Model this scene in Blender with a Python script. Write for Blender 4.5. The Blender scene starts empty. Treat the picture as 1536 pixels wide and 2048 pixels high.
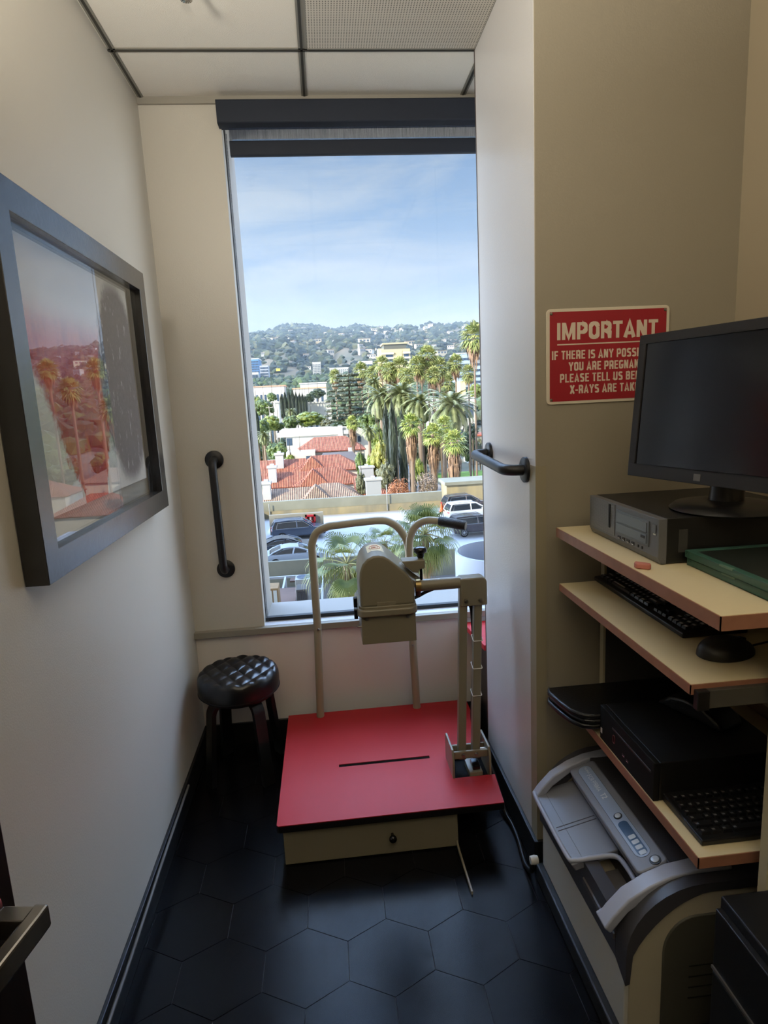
import bpy, bmesh, math, random
import numpy as np
from mathutils import Vector, Matrix
random.seed(7)
R = math.radians
PI = math.pi
SC = bpy.context.scene
COL = SC.collection

# ------------------------------------------------------------------ camera
F_PX, PITCH, ROLL, YAW = 1243.737, 0.18039453, -0.04924185, -0.08698823
CAM = np.array([0.0, 0.0, 1.5])
def _rot():
    B = np.array([[1, 0, 0], [0, 0, -1], [0, 1, 0.]])
    cy, sy = math.cos(YAW), math.sin(YAW)
    Ry = np.array([[cy, sy, 0], [-sy, cy, 0], [0, 0, 1]])
    cp, sp = math.cos(PITCH), math.sin(PITCH)
    Rp = np.array([[1, 0, 0], [0, cp, -sp], [0, sp, cp]])
    cr, sr = math.cos(ROLL), math.sin(ROLL)
    Rr = np.array([[cr, -sr, 0], [sr, cr, 0], [0, 0, 1]])
    return Rr @ Rp @ B @ Ry
MR = _rot()
cd = bpy.data.cameras.new('camera')
cam = bpy.data.objects.new('camera', cd)
COL.objects.link(cam)
m = Matrix.Identity(4)
for i in range(3):
    m[i][0] = MR[0][i]; m[i][1] = -MR[1][i]; m[i][2] = -MR[2][i]
m.translation = Vector(CAM)
cam.matrix_world = m
cd.sensor_fit = 'AUTO'; cd.sensor_width = 36.0
cd.lens = F_PX * 36.0 / 2048.0
cd.clip_start = 0.02; cd.clip_end = 9000
SC.camera = cam

def at(px, py, Y):
    """world point seen at image pixel (px, py) on the plane y = Y"""
    d = MR.T @ np.array([(px - 768) / F_PX, (py - 1024) / F_PX, 1.0])
    t = Y / d[1]
    return Vector(CAM + t * d)

# ------------------------------------------------------------------ colour management
vs = SC.view_settings
SC.display_settings.display_device = 'sRGB'
vs.view_transform = 'Standard'; vs.look = 'None'; vs.gamma = 1.0; vs.use_curve_mapping = False
vs.exposure = 0.9
SC.cycles.max_bounces = 10
SC.cycles.diffuse_bounces = 5
SC.cycles.glossy_bounces = 4
SC.cycles.transparent_max_bounces = 16
SC.cycles.volume_bounces = 0
SC.cycles.caustics_reflective = False
SC.cycles.caustics_refractive = False
SC.cycles.sample_clamp_indirect = 6.0

SKY = 0.29         # sky brightness
ZENITH = 25.0      # brightness of the light patch added to the unseen sky above the view
SUN = 4.6
SUN_AZ, SUN_EL = 36.0, 28.0     # travel direction from +X towards +Y, elevation
WEST, EAST = 22.0, 6.0    # added brightness of unseen sky well to the left and right of the view
FILL_LAMP_W, FILL_LAMP_UP_W = 31.0, 120.0  # power of the two added lamps, wall and floor
HAZE = 0.00009

def lin(c):
    return tuple(((v / 255) / 12.92 if v / 255 <= 0.04045 else ((v / 255 + 0.055) / 1.055) ** 2.4) for v in c)

# ------------------------------------------------------------------ world: evening sky with thin cloud
w = bpy.data.worlds.new('sky'); SC.world = w; w.use_nodes = True
nt = w.node_tree; nt.nodes.clear()
N = nt.nodes.new; L = nt.links.new
out = N('ShaderNodeOutputWorld'); bg = N('ShaderNodeBackground')
tc = N('ShaderNodeTexCoord'); sep = N('ShaderNodeSeparateXYZ')
L(tc.outputs['Generated'], sep.inputs[0])
ramp = N('ShaderNodeValToRGB'); cr = ramp.color_ramp
mp = N('ShaderNodeMapRange'); mp.inputs['From Min'].default_value = -0.2; mp.inputs['From Max'].default_value = 1.0
L(sep.outputs['Z'], mp.inputs['Value']); L(mp.outputs[0], ramp.inputs[0])
stops = [(-0.2, (196, 186, 172)), (-0.01, (200, 206, 214)), (0.06, (222, 233, 246)), (0.15, (206, 222, 246)),
         (0.25, (170, 201, 242)), (0.36, (146, 184, 236)), (1.0, (120, 164, 226))]
while len(cr.elements) < len(stops): cr.elements.new(0.5)
for e, (z, c) in zip(cr.elements, stops):
    e.position = (z + 0.2) / 1.2; e.color = (*lin(c), 1)
mapn = N('ShaderNodeMapping'); mapn.inputs['Scale'].default_value = (2.2, 2.2, 9.0); mapn.inputs['Location'].default_value = (0.3, 0.9, 0.4)
L(tc.outputs['Generated'], mapn.inputs[0])
noi = N('ShaderNodeTexNoise'); noi.inputs['Scale'].default_value = 1.6; noi.inputs['Detail'].default_value = 7; noi.inputs['Roughness'].default_value = 0.58
noi.inputs['Distortion'].default_value = 0.6
L(mapn.outputs[0], noi.inputs[0])
cl = N('ShaderNodeMapRange'); cl.inputs['From Min'].default_value = 0.42; cl.inputs['From Max'].default_value = 0.68
cl.inputs['To Max'].default_value = 0.85
L(noi.outputs[0], cl.inputs['Value'])
mix = N('ShaderNodeMix'); mix.data_type = 'RGBA'
L(cl.outputs[0], mix.inputs[0]); L(ramp.outputs[0], mix.inputs[6]); mix.inputs[7].default_value = (*lin((236, 242, 250)), 1)
# bright patch added to the unseen sky above the window view, lighting the room
def sstep(sock, a_, b_, v0, v1):
    q = N('ShaderNodeMapRange'); q.interpolation_type = 'SMOOTHSTEP'
    q.inputs['From Min'].default_value = a_; q.inputs['From Max'].default_value = b_
    q.inputs['To Min'].default_value = v0; q.inputs['To Max'].default_value = v1
    L(sock, q.inputs['Value']); return q.outputs[0]
def mul(a_, b_, op='MULTIPLY'):
    q = N('ShaderNodeMath'); q.operation = op
    for i_, x in enumerate((a_, b_)):
        if isinstance(x, float): q.inputs[i_].default_value = x
        else: L(x, q.inputs[i_])
    return q.outputs[0]
high_fill = mul(mul(sstep(sep.outputs['Z'], 0.42, 0.60, 0.0, 1.0), sstep(sep.outputs['Z'], 0.86, 0.95, 1.0, 0.0)), sstep(sep.outputs['Y'], 0.2, 0.45, 0.0, 1.0))
low = mul(sstep(sep.outputs['Z'], 0.10, 0.40, 1.38, 0.98), sstep(sep.outputs['Z'], 0.07, 0.18, 1.42, 0.96))
up_out = mul(mul(mul(mul(high_fill, ZENITH), 1.0, 'ADD'), low), SKY)
# extra brightness added to the unseen sky west and east, to light the room
side = mul(sstep(sep.outputs['X'], 0.42, 0.85, 0.0, EAST), sstep(sep.outputs['X'], -0.85, -0.42, WEST, 0.0), 'ADD')
band = N('ShaderNodeMapRange'); band.interpolation_type = 'SMOOTHSTEP'
band.inputs['From Min'].default_value = 0.35; band.inputs['From Max'].default_value = 0.65; band.inputs['To Min'].default_value = 1.0; band.inputs['To Max'].default_value = 0.0
L(sep.outputs['Z'], band.inputs['Value'])
sb_ = N('ShaderNodeMath'); sb_.operation = 'MULTIPLY'; L(side, sb_.inputs[0]); L(band.outputs[0], sb_.inputs[1])
mx_ = N('ShaderNodeMath'); mx_.operation = 'MAXIMUM'; mx_.inputs[1].default_value = 1.0; L(sb_.outputs[0], mx_.inputs[0])
ml = N('ShaderNodeMath'); ml.operation = 'MULTIPLY'; L(up_out, ml.inputs[0]); L(mx_.outputs[0], ml.inputs[1])
L(mix.outputs[2], bg.inputs[0]); L(ml.outputs[0], bg.inputs[1]); L(bg.outputs[0], out.inputs[0])

# ------------------------------------------------------------------ sun, low in the west
sl = bpy.data.lights.new('sun', 'SUN'); sl.energy = SUN; sl.color = (1.0, 0.87, 0.68); sl.angle = R(0.6)
so = bpy.data.objects.new('sun', sl); COL.objects.link(so)
a, e = R(SUN_AZ), R(SUN_EL)
sd = Vector((math.cos(e) * math.cos(a), math.cos(e) * math.sin(a), -math.sin(e)))
so.rotation_euler = sd.to_track_quat('-Z', 'Y').to_euler()

# ------------------------------------------------------------------ materials
MATS = {}
def M(name, rgb, rough=0.5, metal=0.0, spec=0.5, noise=0.0, nscale=8.0, rgb2=None, bump=0.0, bscale=60.0, emis=None, coat=0.0, stretch=None, sheen=0.0):
    if name in MATS: return MATS[name]
    mt = bpy.data.materials.new(name); mt.use_nodes = True
    n = mt.node_tree; b = n.nodes['Principled BSDF']
    c = (*lin(rgb), 1)
    b.inputs['Base Color'].default_value = c
    b.inputs['Roughness'].default_value = rough; b.inputs['Metallic'].default_value = metal
    b.inputs['Specular IOR Level'].default_value = spec
    b.inputs['Coat Weight'].default_value = coat; b.inputs['Coat Roughness'].default_value = 0.03 if 'car' in name else 0.22
    if sheen: b.inputs['Sheen Weight'].default_value = sheen
    if emis:
        b.inputs['Emission Color'].default_value = (*lin(emis[0]), 1); b.inputs['Emission Strength'].default_value = emis[1]
    if noise or rgb2 or bump:
        t = n.nodes.new('ShaderNodeTexCoord'); src = t.outputs['Object']
        if stretch:
            mpn = n.nodes.new('ShaderNodeMapping'); mpn.inputs['Scale'].default_value = stretch
            n.links.new(src, mpn.inputs[0]); src = mpn.outputs[0]
    if noise or rgb2:
        no = n.nodes.new('ShaderNodeTexNoise'); no.inputs['Scale'].default_value = nscale; no.inputs['Detail'].default_value = 5
        n.links.new(src, no.inputs[0])
        mr = n.nodes.new('ShaderNodeMapRange'); mr.inputs['From Min'].default_value = 0.35; mr.inputs['From Max'].default_value = 0.65
        n.links.new(no.outputs[0], mr.inputs[0])
        mx = n.nodes.new('ShaderNodeMix'); mx.data_type = 'RGBA'
        mx.inputs[6].default_value = c
        c2 = lin(rgb2) if rgb2 else tuple(v * (1 - noise) for v in c[:3])
        mx.inputs[7].default_value = (*c2, 1)
        n.links.new(mr.outputs[0], mx.inputs[0]); n.links.new(mx.outputs[2], b.inputs['Base Color'])
    if bump:
        n2 = n.nodes.new('ShaderNodeTexNoise'); n2.inputs['Scale'].default_value = bscale; n2.inputs['Detail'].default_value = 3
        n.links.new(src, n2.inputs[0])
        bp = n.nodes.new('ShaderNodeBump'); bp.inputs['Strength'].default_value = bump; bp.inputs['Distance'].default_value = 0.01
        n.links.new(n2.outputs[0], bp.inputs['Height']); n.links.new(bp.outputs[0], b.inputs['Normal'])
    MATS[name] = mt
    return mt

def glass_mat(name, tint=(248, 251, 252), ior=1.5):
    if name in MATS: return MATS[name]
    mt = bpy.data.materials.new(name); mt.use_nodes = True
    n = mt.node_tree; n.nodes.clear()
    o = n.nodes.new('ShaderNodeOutputMaterial'); mx = n.nodes.new('ShaderNodeMixShader')
    tr = n.nodes.new('ShaderNodeBsdfTransparent'); tr.inputs[0].default_value = (*lin(tint), 1)
    gl = n.nodes.new('ShaderNodeBsdfGlossy'); gl.inputs['Roughness'].default_value = 0.0
    fr = n.nodes.new('ShaderNodeFresnel'); fr.inputs[0].default_value = ior
    ge = n.nodes.new('ShaderNodeNewGeometry'); iv = n.nodes.new('ShaderNodeMath'); iv.operation = 'SUBTRACT'; iv.inputs[0].default_value = 1.0
    ml_ = n.nodes.new('ShaderNodeMath'); ml_.operation = 'MULTIPLY'
    n.links.new(ge.outputs['Backfacing'], iv.inputs[1]); n.links.new(iv.outputs[0], ml_.inputs[0]); n.links.new(fr.outputs[0], ml_.inputs[1])
    n.links.new(ml_.outputs[0], mx.inputs[0]); n.links.new(tr.outputs[0], mx.inputs[1]); n.links.new(gl.outputs[0], mx.inputs[2])
    n.links.new(mx.outputs[0], o.inputs[0])
    MATS[name] = mt
    return mt

# ------------------------------------------------------------------ scene-graph helpers
WL = {}
def tag(o, label=None, cat=None, group=None, kind=None, category=None):
    cat = cat or category
    if label: o['label'] = label
    if cat: o['category'] = cat
    if group: o['group'] = group
    if kind: o['kind'] = kind
    return o
def thing(name, label, cat, loc=(0, 0, 0), group=None):
    o = bpy.data.objects.new(name, None); COL.objects.link(o)
    o.location = loc; o.empty_display_size = 0.1
    WL[o.name] = Vector(loc)
    return tag(o, label, cat, group)
def copy_tree(o, parent=None):
    c = o.copy(); COL.objects.link(c)
    WL[c.name] = WL.get(o.name, Vector())
    if parent is not None: c.parent = parent
    for ch in list(o.children): copy_tree(ch, c)
    return c

class MB:
    def __init__(s): s.v = []; s.f = []; s.mi = []
    def add(s, vs_, fs, mi=0):
        o = len(s.v); s.v += [tuple(v) for v in vs_]
        for f in fs: s.f.append([o + i for i in f]); s.mi.append(mi)
        return s
    def box(s, x0, x1, y0, y1, z0, z1, mi=0):
        v = [(x, y, z) for x in (x0, x1) for y in (y0, y1) for z in (z0, z1)]
        return s.add(v, [(0, 1, 3, 2), (4, 6, 7, 5), (0, 4, 5, 1), (2, 3, 7, 6), (0, 2, 6, 4), (1, 5, 7, 3)], mi)
    def obox(s, c, sx, sy, sz, rot=None, mi=0):
        c = Vector(c); rot = rot or Matrix.Identity(3)
        v = [c + rot @ Vector((x * sx / 2, y * sy / 2, z * sz / 2)) for x in (-1, 1) for y in (-1, 1) for z in (-1, 1)]
        return s.add(v, [(0, 1, 3, 2), (4, 6, 7, 5), (0, 4, 5, 1), (2, 3, 7, 6), (0, 2, 6, 4), (1, 5, 7, 3)], mi)
    def tube(s, pts, r, n=12, closed=False, caps=True, mi=0):
        P = [Vector(p) for p in pts]; k = len(P)
        rs = r if isinstance(r, (list, tuple)) else [r] * k
        T = []
        for i in range(k):
            if closed: t = P[(i + 1) % k] - P[i - 1]
            else: t = P[min(i + 1, k - 1)] - P[max(i - 1, 0)]
            T.append(t.normalized())
        u = T[0].orthogonal().normalized(); V = []
        for i in range(k):
            u = (u - T[i] * u.dot(T[i])); u = u.normalized() if u.length > 1e-6 else T[i].orthogonal().normalized()
            w_ = T[i].cross(u)
            for j in range(n):
                a_ = 2 * PI * j / n
                V.append(P[i] + (u * math.cos(a_) + w_ * math.sin(a_)) * rs[i])
        Fs = []
        for i in range(k if closed else k - 1):
            a0, b0 = i * n, ((i + 1) % k) * n
            for j in range(n): Fs.append((a0 + j, a0 + (j + 1) % n, b0 + (j + 1) % n, b0 + j))
        if caps and not closed:
            Fs.append(tuple(range(n - 1, -1, -1))); Fs.append(tuple((k - 1) * n + j for j in range(n)))
        return s.add(V, Fs, mi)
    def cyl(s, p0, p1, r0, r1=None, n=20, mi=0):
        return s.tube([p0, p1], [r0, r0 if r1 is None else r1], n, mi=mi)
    def sweep(s, pts, wd, th, side, mi=0):
        P = [Vector(p) for p in pts]; S = Vector(side).normalized(); V = []; k = len(P)
        for i in range(k):
            t = (P[min(i + 1, k - 1)] - P[max(i - 1, 0)]).normalized(); nn = S.cross(t).normalized()
            for a_, b_ in ((-1, -1), (1, -1), (1, 1), (-1, 1)): V.append(P[i] + S * (a_ * wd / 2) + nn * (b_ * th / 2))
        Fs = [(3, 2, 1, 0)] + [(i * 4 + j, i * 4 + (j + 1) % 4, i * 4 + 4 + (j + 1) % 4, i * 4 + 4 + j) for i in range(k - 1) for j in range(4)]
        Fs.append(tuple((k - 1) * 4 + j for j in range(4)))
        return s.add(V, Fs, mi)
    def prism(s, poly, axis, a0, a1, mi=0):
        def mk(p, a_):
            return {'x': (a_, p[0], p[1]), 'y': (p[0], a_, p[1]), 'z': (p[0], p[1], a_)}[axis]
        n = len(poly); V = [mk(p, a0) for p in poly] + [mk(p, a1) for p in poly]
        Fs = [tuple(range(n - 1, -1, -1)), tuple(range(n, 2 * n))] + [(i, (i + 1) % n, n + (i + 1) % n, n + i) for i in range(n)]
        return s.add(V, Fs, mi)
    def lathe(s, prof, c=(0, 0, 0), n=32, axis='z', mi=0):
        c = Vector(c); V = []; k = len(prof)
        for r_, h in prof:
            for j in range(n):
                a_ = 2 * PI * j / n; x, y = r_ * math.cos(a_), r_ * math.sin(a_)
                V.append(c + Vector({'z': (x, y, h), 'x': (h, x, y), 'y': (x, h, y)}[axis]))
        Fs = [(i * n + j, i * n + (j + 1) % n, (i + 1) * n + (j + 1) % n, (i + 1) * n + j) for i in range(k - 1) for j in range(n)]
        if prof[0][0] > 1e-5: Fs.append(tuple(range(n - 1, -1, -1)))
        if prof[-1][0] > 1e-5: Fs.append(tuple((k - 1) * n + j for j in range(n)))
        return s.add(V, Fs, mi)
    def ball(s, c, r, nu=10, nv=7, mi=0, jit=0.0):
        rx, ry, rz = r if isinstance(r, (list, tuple)) else (r, r, r)
        V = []; c = Vector(c)
        for i in range(nv + 1):
            th = PI * i / nv
            for j in range(nu):
                ph = 2 * PI * j / nu; q = 1 + (random.uniform(-jit, jit) if jit else 0)
                V.append(c + Vector((rx * math.sin(th) * math.cos(ph), ry * math.sin(th) * math.sin(ph), rz * math.cos(th))) * q)
        Fs = [(i * nu + j, (i + 1) * nu + j, (i + 1) * nu + (j + 1) % nu, i * nu + (j + 1) % nu) for i in range(nv) for j in range(nu)]
        return s.add(V, Fs, mi)
    def quad(s, a_, b_, c_, d_, mi=0): return s.add([a_, b_, c_, d_], [(0, 1, 2, 3)], mi)
    def tri(s, a_, b_, c_, mi=0): return s.add([a_, b_, c_], [(0, 1, 2)], mi)
    def build(s, name, mat, parent=None, smooth=None, bevel=0.0, seg=2, norm=True, loc=None, **tags):
        me = bpy.data.meshes.new(name)
        off = Vector()
        if parent is not None: off = WL.get(parent.name, Vector())
        elif loc is not None: off = Vector(loc)
        V = np.array(s.v, dtype=float) - np.array(off)
        me.from_pydata(V.tolist(), [], s.f)
        for mt in (mat if isinstance(mat, (list, tuple)) else [mat]): me.materials.append(mt)
        if any(s.mi): me.polygons.foreach_set('material_index', s.mi)
        if norm:
            bm = bmesh.new(); bm.from_mesh(me)
            bmesh.ops.remove_doubles(bm, verts=bm.verts, dist=1e-6)
            bmesh.ops.recalc_face_normals(bm, faces=bm.faces); bm.to_mesh(me); bm.free()
        if smooth:
            me.polygons.foreach_set('use_smooth', [True] * len(me.polygons))
            me.set_sharp_from_angle(angle=R(smooth))
        me.update()
        o = bpy.data.objects.new(name, me); COL.objects.link(o)
        WL[o.name] = off
        if parent is not None: o.parent = parent
        elif loc is not None: o.location = loc
        if bevel:
            md = o.modifiers.new('bevel', 'BEVEL'); md.width = bevel; md.segments = seg; md.limit_method = 'ANGLE'; md.angle_limit = R(35)
            md.harden_normals = False
        return tag(o, **tags)

def arc(c, r, a0, a1, n, plane='xz'):
    o = []
    for i in range(n + 1):
        t = R(a0 + (a1 - a0) * i / n); p, q = r * math.cos(t), r * math.sin(t)
        o.append({'xz': (c[0] + p, c[1], c[2] + q), 'yz': (c[0], c[1] + p, c[2] + q), 'xy': (c[0] + p, c[1] + q, c[2])}[plane])
    return o
def rrect(x0, x1, y0, y1, r, n=4):
    o = []
    for cx, cy, a0 in ((x1 - r, y1 - r, 0), (x0 + r, y1 - r, 90), (x0 + r, y0 + r, 180), (x1 - r, y0 + r, 270)):
        for i in range(n + 1):
            t = R(a0 + 90 * i / n); o.append((cx + r * math.cos(t), cy + r * math.sin(t)))
    return o
def smoothpath(pts, n=6):
    P = [Vector(p) for p in pts]; o = []
    for i in range(len(P) - 1):
        p0, p1, p2, p3 = P[max(i - 1, 0)], P[i], P[i + 1], P[min(i + 2, len(P) - 1)]
        for k in range(n):
            t = k / n
            o.append(0.5 * ((2 * p1) + (p2 - p0) * t + (2 * p0 - 5 * p1 + 4 * p2 - p3) * t * t + (3 * p1 - p0 - 3 * p2 + p3) * t ** 3))
    o.append(P[-1]); return o
def text_mb(body, size, origin, xdir, ydir, depth=0.0006, xs=1.0, bold=0.0, align='LEFT', mb=None):
    cu = bpy.data.curves.new('txt', 'FONT'); cu.body = body; cu.size = size; cu.align_x = align
    cu.extrude = depth; cu.offset = bold; cu.resolution_u = 3
    ob = bpy.data.objects.new('txt', cu); COL.objects.link(ob)
    dg = bpy.context.evaluated_depsgraph_get(); dg.update()
    me = bpy.data.meshes.new_from_object(ob.evaluated_get(dg))
    X, Y = Vector(xdir).normalized(), Vector(ydir).normalized(); Z = X.cross(Y); O = Vector(origin)
    mb = mb or MB()
    mb.add([O + X * (v.co.x * xs) + Y * v.co.y + Z * v.co.z for v in me.vertices], [list(p.vertices) for p in me.polygons])
    bpy.data.objects.remove(ob); bpy.data.curves.remove(cu); bpy.data.meshes.remove(me)
    return mb

def _arc(cx, cy, rx, ry, a0, a1, n=7): return [(cx + rx * math.cos(R(a0 + (a1 - a0) * i / n)), cy + ry * math.sin(R(a0 + (a1 - a0) * i / n))) for i in range(n + 1)]
def glyph(c, w, t):
    """strokes of a bold condensed capital on a 1-high cell of width w, pen t"""
    h = t / 2; L_, R_, B_, T_, m_ = h, w - h, h, 1 - h, w / 2; r_ = min(.24, (w - t) / 2)
    bowl = lambda y0, y1: [(L_, y1), (R_ - r_, y1)] + _arc(R_ - r_, y1 - r_, r_, r_, 90, 0) + _arc(R_ - r_, y0 + r_, r_, r_, 0, -90) + [(L_, y0)]
    G = {'I': [[(h, 0), (h, 1)]], 'M': [[(L_, 0), (L_, 1)], [(R_, 0), (R_, 1)], [(L_ + .02, 1 - h * .6), (m_, .12), (R_ - .02, 1 - h * .6)]],
         'P': [[(L_, 0), (L_, 1)], bowl(.42, T_)], 'R': [[(L_, 0), (L_, 1)], bowl(.46, T_), [(R_ - r_ - .02, .46), (R_ - .01, .34), (R_, 0)]],
         'O': [_arc(m_, T_ - r_, m_ - h, r_, 0, 180) + _arc(m_, B_ + r_, m_ - h, r_, 180, 360) + [(R_, T_ - r_)]], 'T': [[(0, T_), (w, T_)], [(m_, 0), (m_, 1)]],
         'A': [[(h * .8, 0), (m_, 1 - h * .4), (w - h * .8, 0)], [(w * .22, .26), (w * .78, .26)]], 'N': [[(L_, 0), (L_, 1)], [(R_, 0), (R_, 1)], [(L_, 1 - h * .5), (R_, h * .5)]],
         'F': [[(L_, 0), (L_, 1)], [(L_, T_), (w, T_)], [(L_, .5), (w * .88, .5)]], 'E': [[(L_, 0), (L_, 1)], [(L_, T_), (w, T_)], [(L_, .52), (w * .9, .52)], [(L_, B_), (w, B_)]],
         'L': [[(L_, 0), (L_, 1)], [(L_, B_), (w, B_)]], 'H': [[(L_, 0), (L_, 1)], [(R_, 0), (R_, 1)], [(L_, .52), (R_, .52)]], 'Y': [[(h * .7, 1), (m_, .46), (w - h * .7, 1)], [(m_, .5), (m_, 0)]],
         'U': [[(L_, 1), (L_, B_ + r_)] + _arc(m_, B_ + r_, m_ - h, r_, 180, 360) + [(R_, 1)]], 'B': [[(L_, 0), (L_, 1)], bowl(.52, T_), bowl(B_, .52)],
         'S': [_arc(m_, T_ - r_, m_ - h, r_, 20, 180) + _arc(m_, .74 - .0, m_ - h, .22, 180, 268) + _arc(m_, .28, m_ - h, .24, 88, 0) + _arc(m_, B_ + r_, m_ - h, r_, 0, -160)],
         'G': [_arc(m_, T_ - r_, m_ - h, r_, 15, 180) + _arc(m_, B_ + r_, m_ - h, r_, 180, 360) + [(R_, .44), (m_, .44)]], 'K': [[(L_, 0), (L_, 1)], [(w - h * .6, 1), (L_ + .02, .42)], [(w * .38, .6), (w - h * .6, 0)]],
         'X': [[(h * .7, 0), (w - h * .7, 1)], [(h * .7, 1), (w - h * .7, 0)]], '-': [[(0, .4), (w, .4)]], '.': [[(0, h), (t, h)]], ',': [[(h, t), (h, -.12)]], 'C': [_arc(m_, T_ - r_, m_ - h, r_, 10, 180) + _arc(m_, B_ + r_, m_ - h, r_, 180, 350)],
         'J': [[(R_, 1), (R_, B_ + r_)] + _arc(m_, B_ + r_, m_ - h, r_, 0, -170)], '2': [_arc(m_, T_ - r_, m_ - h, r_, 170, -20) + [(L_, B_), (w, B_)]], 'V': [[(h * .7, 1), (m_, h * .3), (w - h * .7, 1)]]}
    return G[c]
GW = {'I': .0, 'M': 1.28, '-': .6, '.': .4, ',': .4, 'A': 1.08, 'X': 1.02, 'Y': 1.05, 'F': .88, 'L': .86, 'E': .9, 'T': .92}
def letters(mb, s, size, origin, xdir, ydir, w=.52, t=.17, gap=.10, align='CENTER', width=None):
    """bold condensed capitals as flat strokes; width sets the total run"""
    X, Y = Vector(xdir).normalized(), Vector(ydir).normalized(); O = Vector(origin); adv = []; x = 0
    for c in s:
        if c == ' ': adv.append((c, x, 0)); x += .27; continue
        cw_ = t if c == 'I' else w * GW.get(c, 1.0)
        adv.append((c, x, cw_)); x += cw_ + gap
    tot = x - gap; sx_ = (width / (tot * size)) if width else 1.0
    off = {'CENTER': -tot / 2, 'LEFT': 0}[align]
    Zn = X.cross(Y); lift = 0
    for c, x, cw_ in adv:
        if c == ' ': continue
        for st in glyph(c, cw_, t):
            lift = (lift + 1) % 7
            P = [Vector(((px_ + x + off) * sx_, py_)) for px_, py_ in st]; n = len(P); Lp, Rp = [], []
            for i in range(n):
                d0 = (P[i] - P[i - 1]).normalized() if i else (P[1] - P[0]).normalized(); d1 = (P[i + 1] - P[i]).normalized() if i < n - 1 else d0
                n0, n1 = Vector((-d0.y, d0.x)), Vector((-d1.y, d1.x)); b_ = (n0 + n1); b_ = b_.normalized() if b_.length > 1e-6 else n0
                k = min(1 / max(b_.dot(n0), .45), 1.9) * t / 2; k2 = k * (sx_ * abs(b_.x) + abs(b_.y) if width else 1)
                Lp.append(P[i] + b_ * k2); Rp.append(P[i] - b_ * k2)
            for i in range(n - 1):
                mb.add([O + Zn * (0.00002 * lift + 0.000002 * i) + (X * q.x + Y * q.y) * size for q in (Lp[i], Lp[i + 1], Rp[i + 1], Rp[i])], [(0, 1, 2, 3)])
    return mb
# ================================================================== ROOM SHELL
XL, XC, XR, YW, YC, ZC = -0.62, 0.586, 1.163, 2.64, 1.71, 2.65
white = M('white_wall_paint', (197, 192, 181), 0.42, bump=0.06, bscale=240)
glossw = M('semi_gloss_white_paint', (205, 203, 202), 0.28, bump=0.1, bscale=260)
tan = M('tan_wall_paint', (146, 138, 121), 0.5, bump=0.05, bscale=240)
blackb = M('black_baseboard', (13, 13, 14), 0.45)
tilem = M('ceiling_tile', (224, 219, 208), 0.85, bump=0.25, bscale=420)
tbar = M('ceiling_grid_metal', (128, 125, 116), 0.5)
tbar_d = M('ceiling_grid_shadow_gap', (52, 50, 44), 0.6)
S = dict(kind='structure')

# floor: large black hexagon tiles over dark grout
b = MB(); b.box(-0.75, 1.35, -1.1, 2.75, -0.08, -0.002)
hx, hy, rp = 0.229, 0.1225, 0.1835
for r_ in range(-14, 8):
    for c_ in range(-5, 7):
        cx = 0.085 + c_ * hx + (hx / 2 if r_ % 2 else 0); cy = 1.4575 + r_ * rp
        if not (-0.74 < cx < 1.3 and -1.0 < cy < 2.7): continue
        def ring(k, z): return [(cx + hx / 2 * k * x, cy + hy * k * y, z) for x, y in ((0, 1), (-1, .5), (-1, -.5), (0, -1), (1, -.5), (1, .5))]
        A, B = ring(0.992, -0.002), ring(0.990, 0.0)
        b.add(A + B, [(6, 7, 8, 9, 10, 11)] + [(i, (i + 1) % 6, 6 + (i + 1) % 6, 6 + i) for i in range(6)], 1)
b.build('floor', [M('dark_grout', (9, 9, 11), 0.6), M('black_stone_floor_tile', (12, 12, 14), 0.26, spec=0.12, noise=0.3, nscale=5, bump=0.03, bscale=14)], norm=False, **S)

MB().box(XL - 0.1, XL, -1.1, YW + 0.1, -0.08, ZC + 0.05).build('wall_left', white, **S)
MB().box(XL - 0.1, XR + 0.15, -1.15, -1.0, -0.08, ZC + 0.05).build('wall_front', tan, **S)
b = MB(); b.box(XL, -0.32, YW, YW + 0.1, -0.08, ZC + 0.05); b.box(-0.32, XR + 0.15, YW + 0.002, YW + 0.1, -0.08, 0.53); b.box(-0.32, XR + 0.15, YW, YW + 0.1, 2.64, ZC + 0.05)
b.build('wall_back', white, **S)
MB().box(XL, XR + 0.15, YW - 0.002, YW + 0.001, 0.0, 0.53).build('wall_back_lower', M('white_paint_bounce_lit', (224, 216, 208), 0.4), **S)  # same white wall, made paler to stand for bounced light
b = MB(); b.box(XC, XR + 0.15, YC, 2.31, -0.08, ZC + 0.05)
o = b.build('wall_pier', [tan, glossw], bevel=0.003, **S)
for p in o.data.polygons:
    if p.normal.x < -0.5 or p.normal.y > 0.5: p.material_index = 1
MB().box(XR, XR + 0.1, -1.1, YC, -0.08, ZC + 0.05).build('wall_right', M('tan_wall_paint_side', (164, 151, 127), 0.5), **S)
MB().box(XR + 0.15, XR + 0.2, 2.3, YW + 0.1, -0.08, ZC + 0.05).build('wall_niche', white, **S)
MB().box(XC - 0.001, XC + 0.03, YC - 0.003, YC + 0.05, 0.1, 1.29).build('trim_1', M('corner_guard', (148, 139, 116), 0.42), **S)
MB().box(XC - 0.0015, XC + 0.004, 2.306, 2.3125, 0.1, ZC).build('trim_12', M('dark_edge_bead', (70, 58, 52), 0.5), **S)
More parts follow.
